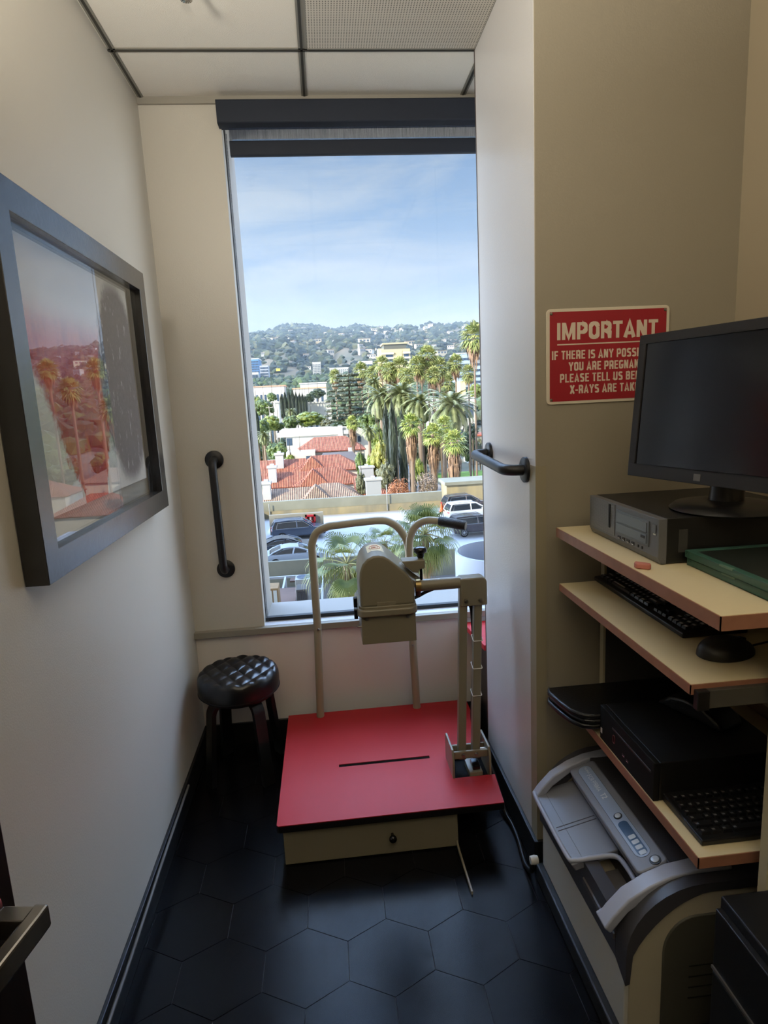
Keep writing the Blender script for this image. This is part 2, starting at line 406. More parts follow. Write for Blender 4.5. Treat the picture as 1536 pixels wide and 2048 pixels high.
for nm, bx in (('baseboard_left', (XL, XL + 0.012, -1.0, YW)), ('baseboard_back', (XL, XR + 0.1, YW - 0.012, YW)), ('baseboard_pier', (XC - 0.012, XC, YC - 0.012, 2.31)),
               ('baseboard_alcove', (XC, XR, YC - 0.012, YC)), ('baseboard_right', (XR - 0.012, XR, -1.0, YC - 0.012))):
    MB().box(*bx, 0, 0.1).build(nm, blackb, bevel=0.002, **S)
# sill and rail
MB().box(XL, XR + 0.12, 2.612, YW, 0.516, 0.544).build('trim_2', M('grey_sill_edge', (142, 136, 124), 0.4), bevel=0.002, **S)
MB().box(-0.32, XR + 0.12, YW - 0.002, 2.715, 0.531, 0.545).build('windowsill', M('sill_paint', (206, 206, 210), 0.3), **S)
MB().box(XL, XR + 0.12, YW - 0.012, YW, 2.625, ZC).build('trim_3', M('grey_head_trim', (150, 145, 134), 0.5), **S)
# ceiling
b = MB(); b.box(XL, XR + 0.15, -1.1, 2.74, ZC, ZC + 0.05)
b.build('ceiling', tilem, **S)
def tee(name, x0, x1, y0, y1):
    b = MB(); lx = (x1 - x0) > (y1 - y0)
    if lx:
        c = (y0 + y1) / 2
        b.box(x0, x1, c - 0.011, c + 0.011, ZC - 0.003, ZC, 0); b.box(x0, x1, c - 0.004, c + 0.004, ZC - 0.0045, ZC - 0.003, 1)
    else:
        c = (x0 + x1) / 2
        b.box(c - 0.011, c + 0.011, y0, y1, ZC - 0.003, ZC, 0); b.box(c - 0.004, c + 0.004, y0, y1, ZC - 0.0045, ZC - 0.003, 1)
    b.build(name, [tbar, tbar_d], **S)
tee('trim_4', XL + 0.004, XL + 0.026, -1.0, YW); tee('trim_5', -0.008, 0.014, -1.0, YW); tee('trim_6', 0.607, 0.629, 2.31, YW)
tee('trim_7', XL, XR + 0.1, 2.302, 2.324); tee('trim_8', XL, XR, 1.692, 1.714); tee('trim_9', 0.607, 0.629, -1.0, 1.70); tee('trim_10', XL, XR, 1.082, 1.104); tee('trim_11', XL, XR, 0.472, 0.494)

# window
t = thing('window_1', None, None, (0.4, 2.705, 0.545)); tag(t, kind='structure')
MB().box(-0.32, XR + 0.12, 2.702, 2.708, 0.55, 2.64).build('glass', glass_mat('window_glass', ior=1.3), t)
gk = M('black_rubber_gasket', (14, 14, 15), 0.5)
b = MB(); b.box(-0.32, XR + 0.12, 2.692, 2.716, 0.545, 0.562); b.box(-0.32, -0.3165, 2.70, 2.712, 0.545, 2.64); b.box(-0.32, XR + 0.12, 2.692, 2.716, 2.61, 2.64)
b.build('gasket', gk, t)

# our own tower's facade, with the window opening
fac = M('tower_facade', (150, 146, 140), 0.7)
b = MB()
for bx in ((-110, -0.32, -20, 40), (1.28, 42, -20, 40), (-0.32, 1.28, -20, 0.53), (-0.32, 1.28, 2.64, 40)):
    b.box(bx[0], bx[1], 2.76, 3.0, bx[2], bx[3])
b.build('wall_exterior', fac, **S)

# ================================================================== CEILING FITTINGS
def perf_mat():
    mt = bpy.data.materials.new('perforated_metal'); mt.use_nodes = True
    n = mt.node_tree; bs = n.nodes['Principled BSDF']; bs.inputs['Roughness'].default_value = 0.55
    t = n.nodes.new('ShaderNodeTexCoord'); v = n.nodes.new('ShaderNodeTexVoronoi')
    v.inputs['Scale'].default_value = 118; v.inputs['Randomness'].default_value = 0.0
    n.links.new(t.outputs['Object'], v.inputs['Vector'])
    r_ = n.nodes.new('ShaderNodeMapRange'); r_.inputs['From Min'].default_value = 0.33; r_.inputs['From Max'].default_value = 0.40
    n.links.new(v.outputs['Distance'], r_.inputs['Value'])
    mx = n.nodes.new('ShaderNodeMix'); mx.data_type = 'RGBA'; mx.inputs[6].default_value = (*lin((22, 21, 19)), 1); mx.inputs[7].default_value = (*lin((196, 190, 178)), 1)
    n.links.new(r_.outputs[0], mx.inputs[0]); n.links.new(mx.outputs[2], bs.inputs['Base Color'])
    return mt
t = thing('return_air_grille', 'square perforated metal air grille set in the ceiling grid above the window end', 'vent', (0.31, 2.0, ZC))
MB().box(0.022, 0.584, 1.722, 2.296, ZC - 0.006, ZC - 0.001).build('perforated_plate', perf_mat(), t)
b = MB()
for bx in ((0.014, 0.022, 1.714, 2.302), (0.584, 0.59, 1.714, 2.302), (0.014, 0.59, 1.714, 1.722), (0.014, 0.59, 2.296, 2.302)): b.box(*bx, ZC - 0.007, ZC - 0.0005)
b.build('rim', tbar, t)
chrome = M('chrome', (200, 196, 190), 0.18, metal=1)
sx, sy = -0.297, 1.93
t = thing('fire_sprinkler', 'small chrome fire sprinkler head hanging from the ceiling tile', 'sprinkler', (sx, sy, ZC))
MB().lathe([(0.0, ZC - 0.012), (0.022, ZC - 0.011), (0.036, ZC - 0.003), (0.036, ZC - 0.0005)], (sx, sy, 0), 28).build('escutcheon', chrome, t, smooth=40)
b = MB(); b.tube([(sx - 0.011, sy, ZC - 0.012), (sx - 0.014, sy, ZC - 0.03), (sx - 0.01, sy, ZC - 0.045), (sx, sy, ZC - 0.055)], 0.003, 8)
b.tube([(sx + 0.011, sy, ZC - 0.012), (sx + 0.014, sy, ZC - 0.03), (sx + 0.01, sy, ZC - 0.045), (sx, sy, ZC - 0.055)], 0.003, 8); b.cyl((sx, sy, ZC - 0.05), (sx, sy, ZC - 0.066), 0.006)
b.build('frame_arms', chrome, t, smooth=50)
MB().cyl((sx, sy, ZC - 0.012), (sx, sy, ZC - 0.048), 0.004).build('glass_bulb', M('red_bulb', (120, 18, 22), 0.15), t, smooth=50)
b = MB()
for k in range(14):
    a_ = 2 * PI * k / 14; d_ = Vector((math.cos(a_), math.sin(a_), 0)); p_ = Vector((-d_.y, d_.x, 0)); c_ = Vector((sx, sy, ZC - 0.068))
    b.add([c_ + d_ * 0.004 - p_ * 0.0015, c_ + d_ * 0.004 + p_ * 0.0015, c_ + d_ * 0.016 + p_ * 0.0028 + Vector((0, 0, -0.003)), c_ + d_ * 0.016 - p_ * 0.0028 + Vector((0, 0, -0.003))], [(0, 1, 2, 3)])
b.cyl((sx, sy, ZC - 0.066), (sx, sy, ZC - 0.070), 0.006)
b.build('deflector', chrome, t, norm=False)

# added unseen floor uplighter that lights the near half of the room off the ceiling
LX, LY, LZ = 0.12, -0.50, 1.50
t = thing('added_floor_lamp', 'added white floor uplighter, unseen behind the camera', 'floor lamp', (LX, LY, 0))
wm = M('white_metal', (220, 220, 216), 0.4)
MB().lathe([(0.0, 0.0), (0.13, 0.0), (0.13, 0.015), (0.02, 0.03), (0.0, 0.03)], (LX, LY, 0), 32).build('base', wm, t, smooth=40)
MB().cyl((LX, LY, 0.02), (LX, LY, LZ - 0.08), 0.011, n=16).build('pole', wm, t, smooth=50)
MB().lathe([(0.012, LZ - 0.09), (0.06, LZ - 0.075), (0.12, LZ - 0.02), (0.145, LZ + 0.03), (0.142, LZ + 0.03), (0.115, LZ - 0.015), (0.058, LZ - 0.065), (0.0, LZ - 0.075)], (LX, LY, 0), 40).build('lamp_shade', wm, t, smooth=50)
SX, SY, SZ = -0.572, 0.98, 2.18  # added wall lamp, out of view, to brighten ceiling and walls
t = thing('added_wall_lamp', 'added unseen white half-bowl lamp high on the left wall above the door', 'wall lamp', (XL, SY, SZ))
MB().lathe([(0.012, SZ - 0.06), (0.03, SZ - 0.05), (0.042, SZ - 0.01), (0.043, SZ + 0.02), (0.040, SZ + 0.02), (0.039, SZ - 0.008), (0.028, SZ - 0.044), (0.0, SZ - 0.052)], (SX, SY, 0), 28).build('lamp_shade', wm, t, smooth=50)
b = MB(); b.box(XL, SX - 0.035, SY - 0.02, SY + 0.02, SZ - 0.03, SZ + 0.01); b.build('wall_plate', wm, t, bevel=0.003)
for nm_, en_, sz_, bl_, pos_, aim_ in (('added_wall_lamp_light', FILL_LAMP_W, 125, 1.0, Vector((SX, SY, SZ + 0.06)), Vector((0.30, 2.1, 2.75))), ('added_uplight', FILL_LAMP_UP_W, 125, 0.5, Vector((LX, LY, LZ + 0.05)), Vector((LX, LY + 0.25, ZC)))):
    al = bpy.data.lights.new(nm_, 'SPOT'); al.energy = en_; al.color = (1.0, 0.93, 0.81); al.spot_size = R(sz_); al.spot_blend = bl_; al.shadow_soft_size = 0.06
    ao = bpy.data.objects.new(nm_, al); COL.objects.link(ao); ao.location = pos_
    ao.rotation_euler = (aim_ - pos_).to_track_quat('-Z', 'Y').to_euler()

# ================================================================== ROLLER BLIND
navy = M('navy_blind_fabric', (27, 34, 47), 0.75, bump=0.15, bscale=600)
XB = XR + 0.1
t = thing('roller_blind', 'dark navy roller blind pulled almost fully up at the window head', 'blind', (0.4, 2.6, 2.63))
b = MB(); b.prism(rrect(2.585, 2.655, 2.54, 2.622, 0.008), 'x', -0.327, XB); b.build('fascia', navy, t, smooth=40)
def blind_fabric():
    mt = bpy.data.materials.new('blind_screen_fabric'); mt.use_nodes = True; n = mt.node_tree; n.nodes.clear()
    o = n.nodes.new('ShaderNodeOutputMaterial'); mx = n.nodes.new('ShaderNodeMixShader'); tr = n.nodes.new('ShaderNodeBsdfTransparent'); di = n.nodes.new('ShaderNodeBsdfDiffuse')
    di.inputs[0].default_value = (*lin((52, 62, 84)), 1)
    t_ = n.nodes.new('ShaderNodeTexCoord'); mp_ = n.nodes.new('ShaderNodeMapping'); mp_.inputs['Scale'].default_value = (420, 1, 14)
    no = n.nodes.new('ShaderNodeTexNoise'); no.inputs['Scale'].default_value = 1.0
    mr = n.nodes.new('ShaderNodeMapRange'); mr.inputs['To Min'].default_value = 0.36; mr.inputs['To Max'].default_value = 0.78
    n.links.new(t_.outputs['Object'], mp_.inputs[0]); n.links.new(mp_.outputs[0], no.inputs[0]); n.links.new(no.outputs[0], mr.inputs[0]); n.links.new(mr.outputs[0], mx.inputs[0])
    n.links.new(di.outputs[0], mx.inputs[1]); n.links.new(tr.outputs[0], mx.inputs[2]); n.links.new(mx.outputs[0], o.inputs[0]); return mt
MB().box(-0.292, XB, 2.63, 2.631, 2.49, 2.56).build('fabric', blind_fabric(), t)
b = MB(); b.prism(rrect(2.618, 2.642, 2.438, 2.492, 0.006), 'x', -0.292, XB); b.build('bottom_bar', navy, t, smooth=40)
b = MB()
for z in range(0, 395):
    zz = 2.53 - z * 0.005
    b.ball((-0.3135, 2.662, zz), 0.0021, 5, 3); b.ball((-0.3055, 2.655, zz - 0.0025), 0.0021, 5, 3)
b.tube(arc((-0.3095, 2.6585, 0.562), 0.004, 180, 360, 6), 0.0014, 6)
b.build('bead_chain', M('black_bead', (20, 20, 22), 0.35), t, norm=False)

# ================================================================== GRAB BARS
blk = M('black_powder_coat', (22, 22, 24), 0.42)
def grab_bar(name, label, A, B, nrm, proj=0.062, r_=0.0165, fr=0.038):
    A, B, nn = Vector(A), Vector(B), Vector(nrm); t = thing(name, label, 'grab bar', A)
    d_ = (B - A).normalized(); rb = 0.038
    pts = [A + nn * 0.005]
    c0 = A + nn * (proj - rb) + d_ * rb
    for i in range(9):
        q = PI / 2 * i / 8; pts.append(c0 + (-d_) * rb * math.cos(q) + nn * rb * math.sin(q))
    c1 = B + nn * (proj - rb) - d_ * rb
    for i in range(9):
        q = PI / 2 * i / 8; pts.append(c1 + nn * rb * math.cos(q) + d_ * rb * math.sin(q))
    pts.append(B + nn * 0.005)
    MB().tube(pts, r_, 20).build('bar', blk, t, smooth=45)
    for P in (A, B):
        b = MB(); b.tube([P, P + nn * 0.009, P + nn * 0.012], [fr, fr, fr * 0.9], 32); b.build('flange', blk, t, smooth=40)
    return t
grab_bar('grab_bar', 'upright black grab bar on the wall left of the window', (-0.466, YW, 1.284), (-0.461, YW, 0.815), (0, -1, 0))
grab_bar('grab_bar', 'level black grab bar on the white pier right of the window', (XC, 2.20, 1.288), (XC, 1.79, 1.272), (-1, 0, 0))

# ================================================================== FRAMED ARTWORK ON THE LEFT WALL
Y0, Y1, Z0, Z1, XF = 1.264, 2.245, 1.163, 1.948, -0.57
t = thing('framed_artwork', 'black shadow-box frame with red and grey abstract paper on the left wall', 'picture', (XL, 1.75, 1.55))
fw = M('black_stained_wood', (30, 31, 34), 0.26, noise=0.35, nscale=30, bump=0.06, bscale=90, coat=0.7)
bw = 0.062
b = MB()
b.prism([(Y0, Z0), (Y1, Z0), (Y1 - bw, Z0 + bw), (Y0 + bw, Z0 + bw)], 'x', XL + 0.002, XF)
b.prism([(Y0, Z1), (Y0 + bw, Z1 - bw), (Y1 - bw, Z1 - bw), (Y1, Z1)], 'x', XL + 0.002, XF)
b.prism([(Y0, Z0), (Y0 + bw, Z0 + bw), (Y0 + bw, Z1 - bw), (Y0, Z1)], 'x', XL + 0.002, XF)
b.prism([(Y1, Z0), (Y1, Z1), (Y1 - bw, Z1 - bw), (Y1 - bw, Z0 + bw)], 'x', XL + 0.002, XF)
b.build('frame', fw, t, bevel=0.0012, norm=True)
MB().box(XL + 0.002, XL + 0.005, Y0 + bw - 0.002, Y1 - bw + 0.002, Z0 + bw - 0.002, Z1 - bw + 0.002).build('backing_board', M('grey_mount_board', (150, 147, 138), 0.8), t)
MB().box(XF - 0.018, XF - 0.016, Y0 + bw - 0.001, Y1 - bw + 0.001, Z0 + bw - 0.001, Z1 - bw + 0.001).build('glazing', glass_mat('picture_glass', (250, 250, 250), 2.05), t)
def art_mat():
    mt = bpy.data.materials.new('abstract_print'); mt.use_nodes = True; n = mt.node_tree; bs = n.nodes['Principled BSDF']; bs.inputs['Roughness'].default_value = 0.8
    N_ = n.nodes.new; K = n.links.new
    t_ = N_('ShaderNodeTexCoord'); sp = N_('ShaderNodeSeparateXYZ'); K(t_.outputs['Object'], sp.inputs[0])
    def noise(sc, det=6, st=None):
        no = N_('ShaderNodeTexNoise'); no.inputs['Scale'].default_value = sc; no.inputs['Detail'].default_value = det; no.inputs['Roughness'].default_value = 0.7
        src = t_.outputs['Object']
        if st:
            mp_ = N_('ShaderNodeMapping'); mp_.inputs['Scale'].default_value = st; K(src, mp_.inputs[0]); src = mp_.outputs[0]
        K(src, no.inputs[0]); return no.outputs[0]
    def math_(op, a_, b_):
        q = N_('ShaderNodeMath'); q.operation = op
        for i, x in enumerate((a_, b_)):
            if isinstance(x, (int, float)): q.inputs[i].default_value = x
            else: K(x, q.inputs[i])
        return q.outputs[0]
    def sstep(x, a_, b_):
        q = N_('ShaderNodeMapRange'); q.interpolation_type = 'SMOOTHSTEP'; q.inputs['From Min'].default_value = a_; q.inputs['From Max'].default_value = b_; K(x, q.inputs['Value']); return q.outputs[0]
    def mixc(f, a_, b_):
        q = N_('ShaderNodeMix'); q.data_type = 'RGBA'; K(f, q.inputs[0])
        for i, x in ((6, a_), (7, b_)):
            if isinstance(x, tuple): q.inputs[i].default_value = (*lin(x), 1)
            else: K(x, q.inputs[i])
        return q.outputs[2]
    Yv, Zv = sp.outputs['Y'], sp.outputs['Z']
    wob = math_('MULTIPLY', math_('SUBTRACT', noise(9), 0.5), 0.10)
    wob2 = math_('MULTIPLY', math_('SUBTRACT', noise(60), 0.5), 0.05)
    yy = math_('ADD', math_('ADD', Yv, wob), wob2)
    # grey charcoal blot, right of centre; narrows downwards
    dy = math_('DIVIDE', math_('SUBTRACT', yy, 0.26), 0.20); dz = math_('DIVIDE', math_('SUBTRACT', Zv, 0.03), 0.30)
    rr = math_('ADD', math_('MULTIPLY', dy, dy), math_('MULTIPLY', dz, dz))
    grey = math_('SUBTRACT', 1.0, sstep(rr, 0.75, 1.1))
    # red wash, left of it, running to a point at the bottom
    wdt = math_('ADD', math_('MULTIPLY', Zv, 0.75), 0.30)
    ry = math_('DIVIDE', math_('ABSOLUTE', math_('SUBTRACT', yy, -0.07), 0), math_('MAXIMUM', wdt, 0.02))
    red = math_('MULTIPLY', math_('SUBTRACT', 1.0, sstep(ry, 0.72, 0.86)), math_('SUBTRACT', 1.0, sstep(Zv, 0.10, 0.22)))
    streak = sstep(noise(16, 4, (1, 3.0, 1.1)), 0.58, 0.66)
    gcol = mixc(noise(70), (70, 66, 68), (128, 120, 124)); gcol = mixc(math_('MULTIPLY', streak, 0.7), gcol, (205, 200, 198))
    rcol = mixc(sstep(noise(14, 6, (1, 1.0, 0.4)), 0.4, 0.62), (168, 26, 20), (196, 64, 22))
    pap = (216, 212, 202)
    c = mixc(red, pap, rcol); c = mixc(grey, c, gcol)
    K(c, bs.inputs['Base Color']); return mt
o = MB().box(XL + 0.012, XL + 0.014, Y0 + 0.09, Y1 - 0.105, Z0 + 0.115, Z1 - 0.075).build('paper_artwork', art_mat(), t)

# ================================================================== STOOL
cx, cy = -0.418, 2.43
vin = M('black_vinyl', (18, 18, 20), 0.3, spec=0.55)
bwood = M('black_bentwood', (12, 12, 13), 0.42)
t = thing('stool', 'round black stool with tufted vinyl seat in the corner by the window', 'stool', (cx, cy, 0))
b = MB(); rs = 0.163; nr, na = 56, 144; V = []; zt = 0.437
def tuft(x, y):
    k = PI / 0.040
    return abs(math.sin((x + 0.62 * y) * k * 0.62)) ** 0.55 * abs(math.sin((x - 0.62 * y) * k * 0.62)) ** 0.55
prof = []
for i in range(nr + 1):
    r_ = rs * 0.985 * i / nr
    prof.append(r_)
for i, r_ in enumerate(prof):
    for j in range(na):
        a_ = 2 * PI * j / na; x, y = r_ * math.cos(a_), r_ * math.sin(a_)
        edge = max(0.0, (r_ / rs - 0.86) / 0.14); q = 1 - edge ** 3
        V.append((cx + x, cy + y, zt + 0.0085 * tuft(x, y) * q - 0.016 * edge ** 3))
for rr_, z in ((rs, zt - 0.024), (rs * 1.004, zt - 0.045), (rs, zt - 0.066), (rs * 0.985, zt - 0.073), (rs * 0.9, zt - 0.075)):
    for j in range(na):
        a_ = 2 * PI * j / na; V.append((cx + rr_ * math.cos(a_), cy + rr_ * math.sin(a_), z))
tot = nr + 1 + 5
b.add(V, [(i * na + j, i * na + (j + 1) % na, (i + 1) * na + (j + 1) % na, (i + 1) * na + j) for i in range(tot - 1) for j in range(na)] + [tuple((tot - 1) * na + j for j in range(na))])
seat = b.build('seat', vin, t, smooth=75)
MB().lathe([(0.0, 0.345), (0.145, 0.345), (0.15, 0.352), (0.15, 0.3615), (0.0, 0.3615)], (cx, cy, 0), 40).build('seat_board', bwood, t, smooth=40)
MB().tube([(cx + rs * 1.0 * math.cos(2 * PI * j / 64), cy + rs * math.sin(2 * PI * j / 64), zt - 0.071) for j in range(64)], 0.0022, 6, closed=True).build('piping', vin, t, smooth=60)
for k in range(4):
    a_ = R(38 + 90 * k); d_ = Vector((math.cos(a_), math.sin(a_), 0)); c_ = Vector((cx, cy, 0))
    pts = [c_ + d_ * 0.03 + Vector((0, 0, 0.338)), c_ + d_ * 0.085 + Vector((0, 0, 0.338))]
    for i in range(7):
        q = R(90 - 80 * i / 6); pts.append(c_ + d_ * (0.085 + 0.05 * math.cos(q)) + Vector((0, 0, 0.288 + 0.05 * math.sin(q))))
    pts.append(c_ + d_ * 0.165 + Vector((0, 0, 0.0)))
    MB().sweep(pts, 0.048, 0.019, (-d_.y, d_.x, 0)).build('leg', bwood, t, bevel=0.003, smooth=50)
# ================================================================== FOOT X-RAY STAND
bei = M('beige_enamel', (122, 115, 96), 0.33)
beid = M('beige_enamel_worn', (118, 110, 90), 0.45, noise=0.08, nscale=20)
redl = M('red_laminate', (172, 38, 42), 0.45, spec=0.2, noise=0.06, nscale=3)
bke = M('black_edge_band', (14, 14, 15), 0.4)
scr = M('screw_steel', (150, 146, 136), 0.3, metal=1)
knobm = M('black_bakelite', (14, 14, 16), 0.18)
x0, x1, y0, y1, zp = -0.239, 0.512, 1.822, 2.545, 0.16
t = thing('foot_x_ray_stand', 'beige foot x-ray machine with red step platform, handrail and swing-arm tube head', 'x-ray machine', (0.14, 2.18, 0))
nx, ny = 0.372, 1.98     # notch for the arm bracket at the right side
pl_ = [(x0 + 0.006, y0), (x1 + 0.0, y0), (x1 + 0.012, ny), (nx, ny), (nx, 2.11), (x1 + 0.022, 2.11), (0.548, y1), (x0, y1), (x0, y0 + 0.006)]
b = MB(); b.prism(pl_, 'z', zp - 0.026, zp - 0.003); b.build('platform_edge', bke, t)
# red top with the cassette slot cut out
sx0, sx1, sy0, sy1 = -0.03, 0.312, 2.118, 2.136
b = MB()
b.prism([(x0 + 0.006, y0), (x1, y0), (x1 + 0.012, ny), (nx, ny), (nx, 2.11), (sx1, 2.11), (sx1, sy0), (sx0, sy0), (sx0, 2.11), (x0, 2.11), (x0, y0 + 0.006)], 'z', zp - 0.003, zp)
b.prism([(x0, 2.11), (sx0, 2.11), (sx0, sy1), (x0, sy1)], 'z', zp - 0.003, zp)
b.prism([(sx1, 2.11), (x1 + 0.022, 2.11), (0.5365, sy1), (sx1, sy1)], 'z', zp - 0.003, zp)
b.prism([(x0, sy1), (0.5365, sy1), (0.548, y1), (x0, y1)], 'z', zp - 0.003, zp)
b.build('platform_top', redl, t)
MB().box(sx0, sx1, sy0 + 0.001, sy1 - 0.001, zp - 0.0036, zp - 0.0016).build('film_slot', M('slot_shadow', (16, 12, 9), 0.9, spec=0.05), t)
b = MB(); b.box(-0.222, 0.355, 1.845, 2.52, 0.003, zp - 0.026); b.build('base_cabinet', beid, t, bevel=0.003)
b = MB(); b.box(-0.222, 0.357, 1.838, 1.845, 0.004, zp - 0.03); dr = b.build('drawer_front', bei, t, bevel=0.002)
b = MB(); b.lathe([(0.005, 0.0), (0.006, -0.012), (0.012, -0.02), (0.013, -0.028), (0.008, -0.034), (0.0, -0.035)], (0.135, 1.838, 0.075), 20, 'y'); b.build('knob', knobm, dr, smooth=50)
MB().sweep([(0.352, 1.838, 0.018), (0.352, 1.80, 0.012), (0.3545, 1.63, 0.005)], 0.012, 0.006, (0, 0, 1)).build('stabiliser_bar', bei, t, bevel=0.0012)
# handrail
yr, rr_ = 2.515, 0.0165
pts = [(-0.101, yr, zp - 0.02), (-0.086, yr, 0.56), (-0.0855, yr, 0.88)]
pts += smoothpath([(-0.0855, yr, 0.885), (-0.084, yr, 0.925), (-0.062, yr, 0.972), (-0.015, yr, 0.994), (0.03, yr, 0.998)], 5)
pts += [(0.10, yr, 1.003), (0.18, yr, 1.006)]
pts += smoothpath([(0.19, yr, 1.006), (0.232, yr, 1.0), (0.275, yr, 0.970), (0.307, yr, 0.915), (0.316, yr, 0.86)], 5)
pts += [(0.316, yr, 0.80), (0.3155, yr, 0.45), (0.322, yr, zp - 0.02)]
beir = M('beige_enamel_window_lit', (152, 143, 120), 0.32)  # lighter copy of the beige enamel; window light put into its colour
rail = MB().tube(pts, rr_, 18).build('handrail', beir, t, smooth=60)
for (x, z) in ((-0.0835, 0.56), (0.3135, 0.455)):
    MB().lathe([(0.0, -0.019), (0.004, -0.019), (0.0055, -0.016)], (x, yr, z), 12, 'y').build('screw', scr, rail, smooth=50)
pts = smoothpath([(0.312, 2.478, 0.70), (0.313, 2.478, 0.82), (0.314, 2.478, 0.90), (0.322, 2.474, 0.945), (0.345, 2.465, 0.985), (0.385, 2.45, 1.005), (0.43, 2.43, 1.004), (0.47, 2.41, 0.998)], 6)
hd = MB().tube(pts, 0.0155, 16).build('side_handle', beir, t, smooth=60)
MB().tube([(0.432, 2.43, 1.0035), (0.436, 2.428, 1.0032), (0.525, 2.372, 0.990), (0.5285, 2.37, 0.9895)], [0.0165, 0.0195, 0.0195, 0.0165], 20).build('rubber_grip', M('black_rubber_grip', (12, 12, 13), 0.5, bump=0.4, bscale=300), hd, smooth=50)
# arm bracket
pz = [(1.978, zp - 0.02), (1.978, 0.232), (1.992, 0.262), (2.11, 0.262), (2.118, 0.255), (2.118, zp - 0.02)]
for xa in (0.372, 0.504):
    b = MB(); b.prism(pz, 'x', xa, xa + 0.008); b.build('bracket_plate', bei, t, bevel=0.002, smooth=40)
b = MB(); b.box(0.38, 0.504, 1.995, 2.005, 0.222, 0.25); cb = b.build('cross_bar', bei, t, bevel=0.003)
for x in (0.415, 0.462): MB().lathe([(0.0, -0.006), (0.005, -0.005), (0.007, 0.0)], (x, 1.995, 0.236), 14, 'y').build('screw', scr, cb, smooth=50)
b = MB(); b.box(0.38, 0.504, 2.05, 2.06, 0.215, 0.243); b.build('cross_bar', bei, t, bevel=0.003)
MB().cyl((0.475, 2.03, 0.232), (0.512, 2.03, 0.232), 0.006, n=14).build('pivot_bolt', scr, t, smooth=50)
b = MB(); b.box(0.372, 0.52, 1.982, 2.11, zp - 0.03, zp - 0.012); b.build('bracket_floor', M('matt_black_recess', (13, 14, 15), 0.8, spec=0.1), t)
b = MB(); b.box(0.434, 0.482, 1.985, 2.075, zp - 0.012, zp + 0.012); st = b.build('switch_box', bei, t, bevel=0.002)
b = MB(); b.box(0.448, 0.476, 1.995, 2.045, zp + 0.012, zp + 0.03); b.build('pedal_switch', knobm, st, bevel=0.004)
# twin posts
yp = 2.03
for xb_, xt in ((0.415, 0.437), (0.466, 0.489)):
    MB().sweep([(xb_, yp, 0.205), (xt, yp, 0.86)], 0.03, 0.028, (0, 1, 0)).build('post', bei, t, bevel=0.003)
for f_ in (0.0, 0.5, 1.0):
    z = 0.66 - 0.205 * f_; x = 0.466 + (z - 0.205) / 0.655 * 0.023
    q = rrect(x - 0.0165, x + 0.0165, yp - 0.017, yp + 0.017, 0.003, 2)
    MB().tube([(a_, b_, z + 0.01 * (b_ - yp) / 0.03) for a_, b_ in q], 0.0016, 6, closed=True).build('cable_tie', M('white_nylon', (225, 222, 214), 0.5), t, smooth=60)
# link head and tube arm
prf = [(0.425, 0.785), (0.516, 0.785), (0.516, 0.862)] + [(0.5 + 0.016 * math.cos(R(a_)), 0.868 + 0.016 * math.sin(R(a_))) for a_ in (0, 45, 90)] + [(0.425, 0.884)]
b = MB(); b.prism(prf, 'y', yp - 0.024, yp + 0.03); hb = b.build('link_head', bei, t, bevel=0.004, smooth=40)
for x in (0.441, 0.493):
    MB().lathe([(0.0, -0.008), (0.006, -0.007), (0.008, 0.0)], (x, yp - 0.024, 0.804), 14, 'y').build('bolt', scr, hb, smooth=50)
MB().lathe([(0.0205, 0.272), (0.0205, 0.425)], (0, yp, 0.866), 28, 'x').build('arm_tube', bei, t, smooth=40)
b = MB(); b.lathe([(0.0215, 0.272), (0.0215, 0.29)], (0, yp, 0.866), 24, 'x'); b.build('brass_collar', M('brass_collar', (150, 128, 82), 0.3, metal=0.8), t, smooth=40)
# tube head: housing
yf, yb = 1.99, 2.20
hp = [(0.080, 0.815), (0.080, 0.905), (0.083, 0.935), (0.093, 0.962), (0.110, 0.980), (0.130, 0.990), (0.150, 0.991), (0.168, 0.986), (0.184, 0.975), (0.215, 0.946), (0.240, 0.921), (0.255, 0.902), (0.263, 0.880), (0.265, 0.855), (0.263, 0.815)]
b = MB(); b.prism(hp, 'y', yf, yb); hs = b.build('tube_housing', bei, t, bevel=0.007, seg=3, smooth=35)
MB().prism([(0.135, 0.815), (0.197, 0.815), (0.197, 0.83), (0.135, 0.83)], 'y', yf - 0.0025, yf + 0.01).build('housing_tab', bei, hs, bevel=0.0008)
# paper label glued over the crown of the housing
lb = [Vector((0.121, 2.075, 0.9868)), Vector((0.170, 2.075, 0.9868)), Vector((0.170, 2.165, 0.9868)), Vector((0.121, 2.165, 0.9868))]
b = MB()
for i in range(8):
    xa, xb2 = 0.116 + 0.056 * i / 8, 0.116 + 0.056 * (i + 1) / 8
    def zz(x):
        for (p, q) in zip(hp[4:10], hp[5:11]):
            if p[0] <= x <= q[0]: return p[1] + (q[1] - p[1]) * (x - p[0]) / (q[0] - p[0]) + 0.0006
        return 0.99
    b.quad((xa, 2.06, zz(xa)), (xb2, 2.06, zz(xb2)), (xb2, 2.155, zz(xb2)), (xa, 2.155, zz(xa)))
lab = b.build('paper_label', M('cream_paper_label', (214, 196, 150), 0.6), hs, norm=False, label='cream warning label with a red oval')
pts = [(0.144 + 0.019 * math.cos(2 * PI * k / 32), 2.108 + 0.026 * math.sin(2 * PI * k / 32)) for k in range(32)]
b = MB(); b.tube([(x, y, zz(x) + 0.0005) for x, y in pts], 0.0012, 5, closed=True)
for k in (-1, 0, 1): b.tube([(0.132, 2.108 + k * 0.01, zz(0.132) + .0004), (0.144, 2.108 + k * 0.008, zz(0.144) + .0005), (0.156, 2.106 + k * 0.009, zz(0.156) + .0004)], 0.0009, 4)
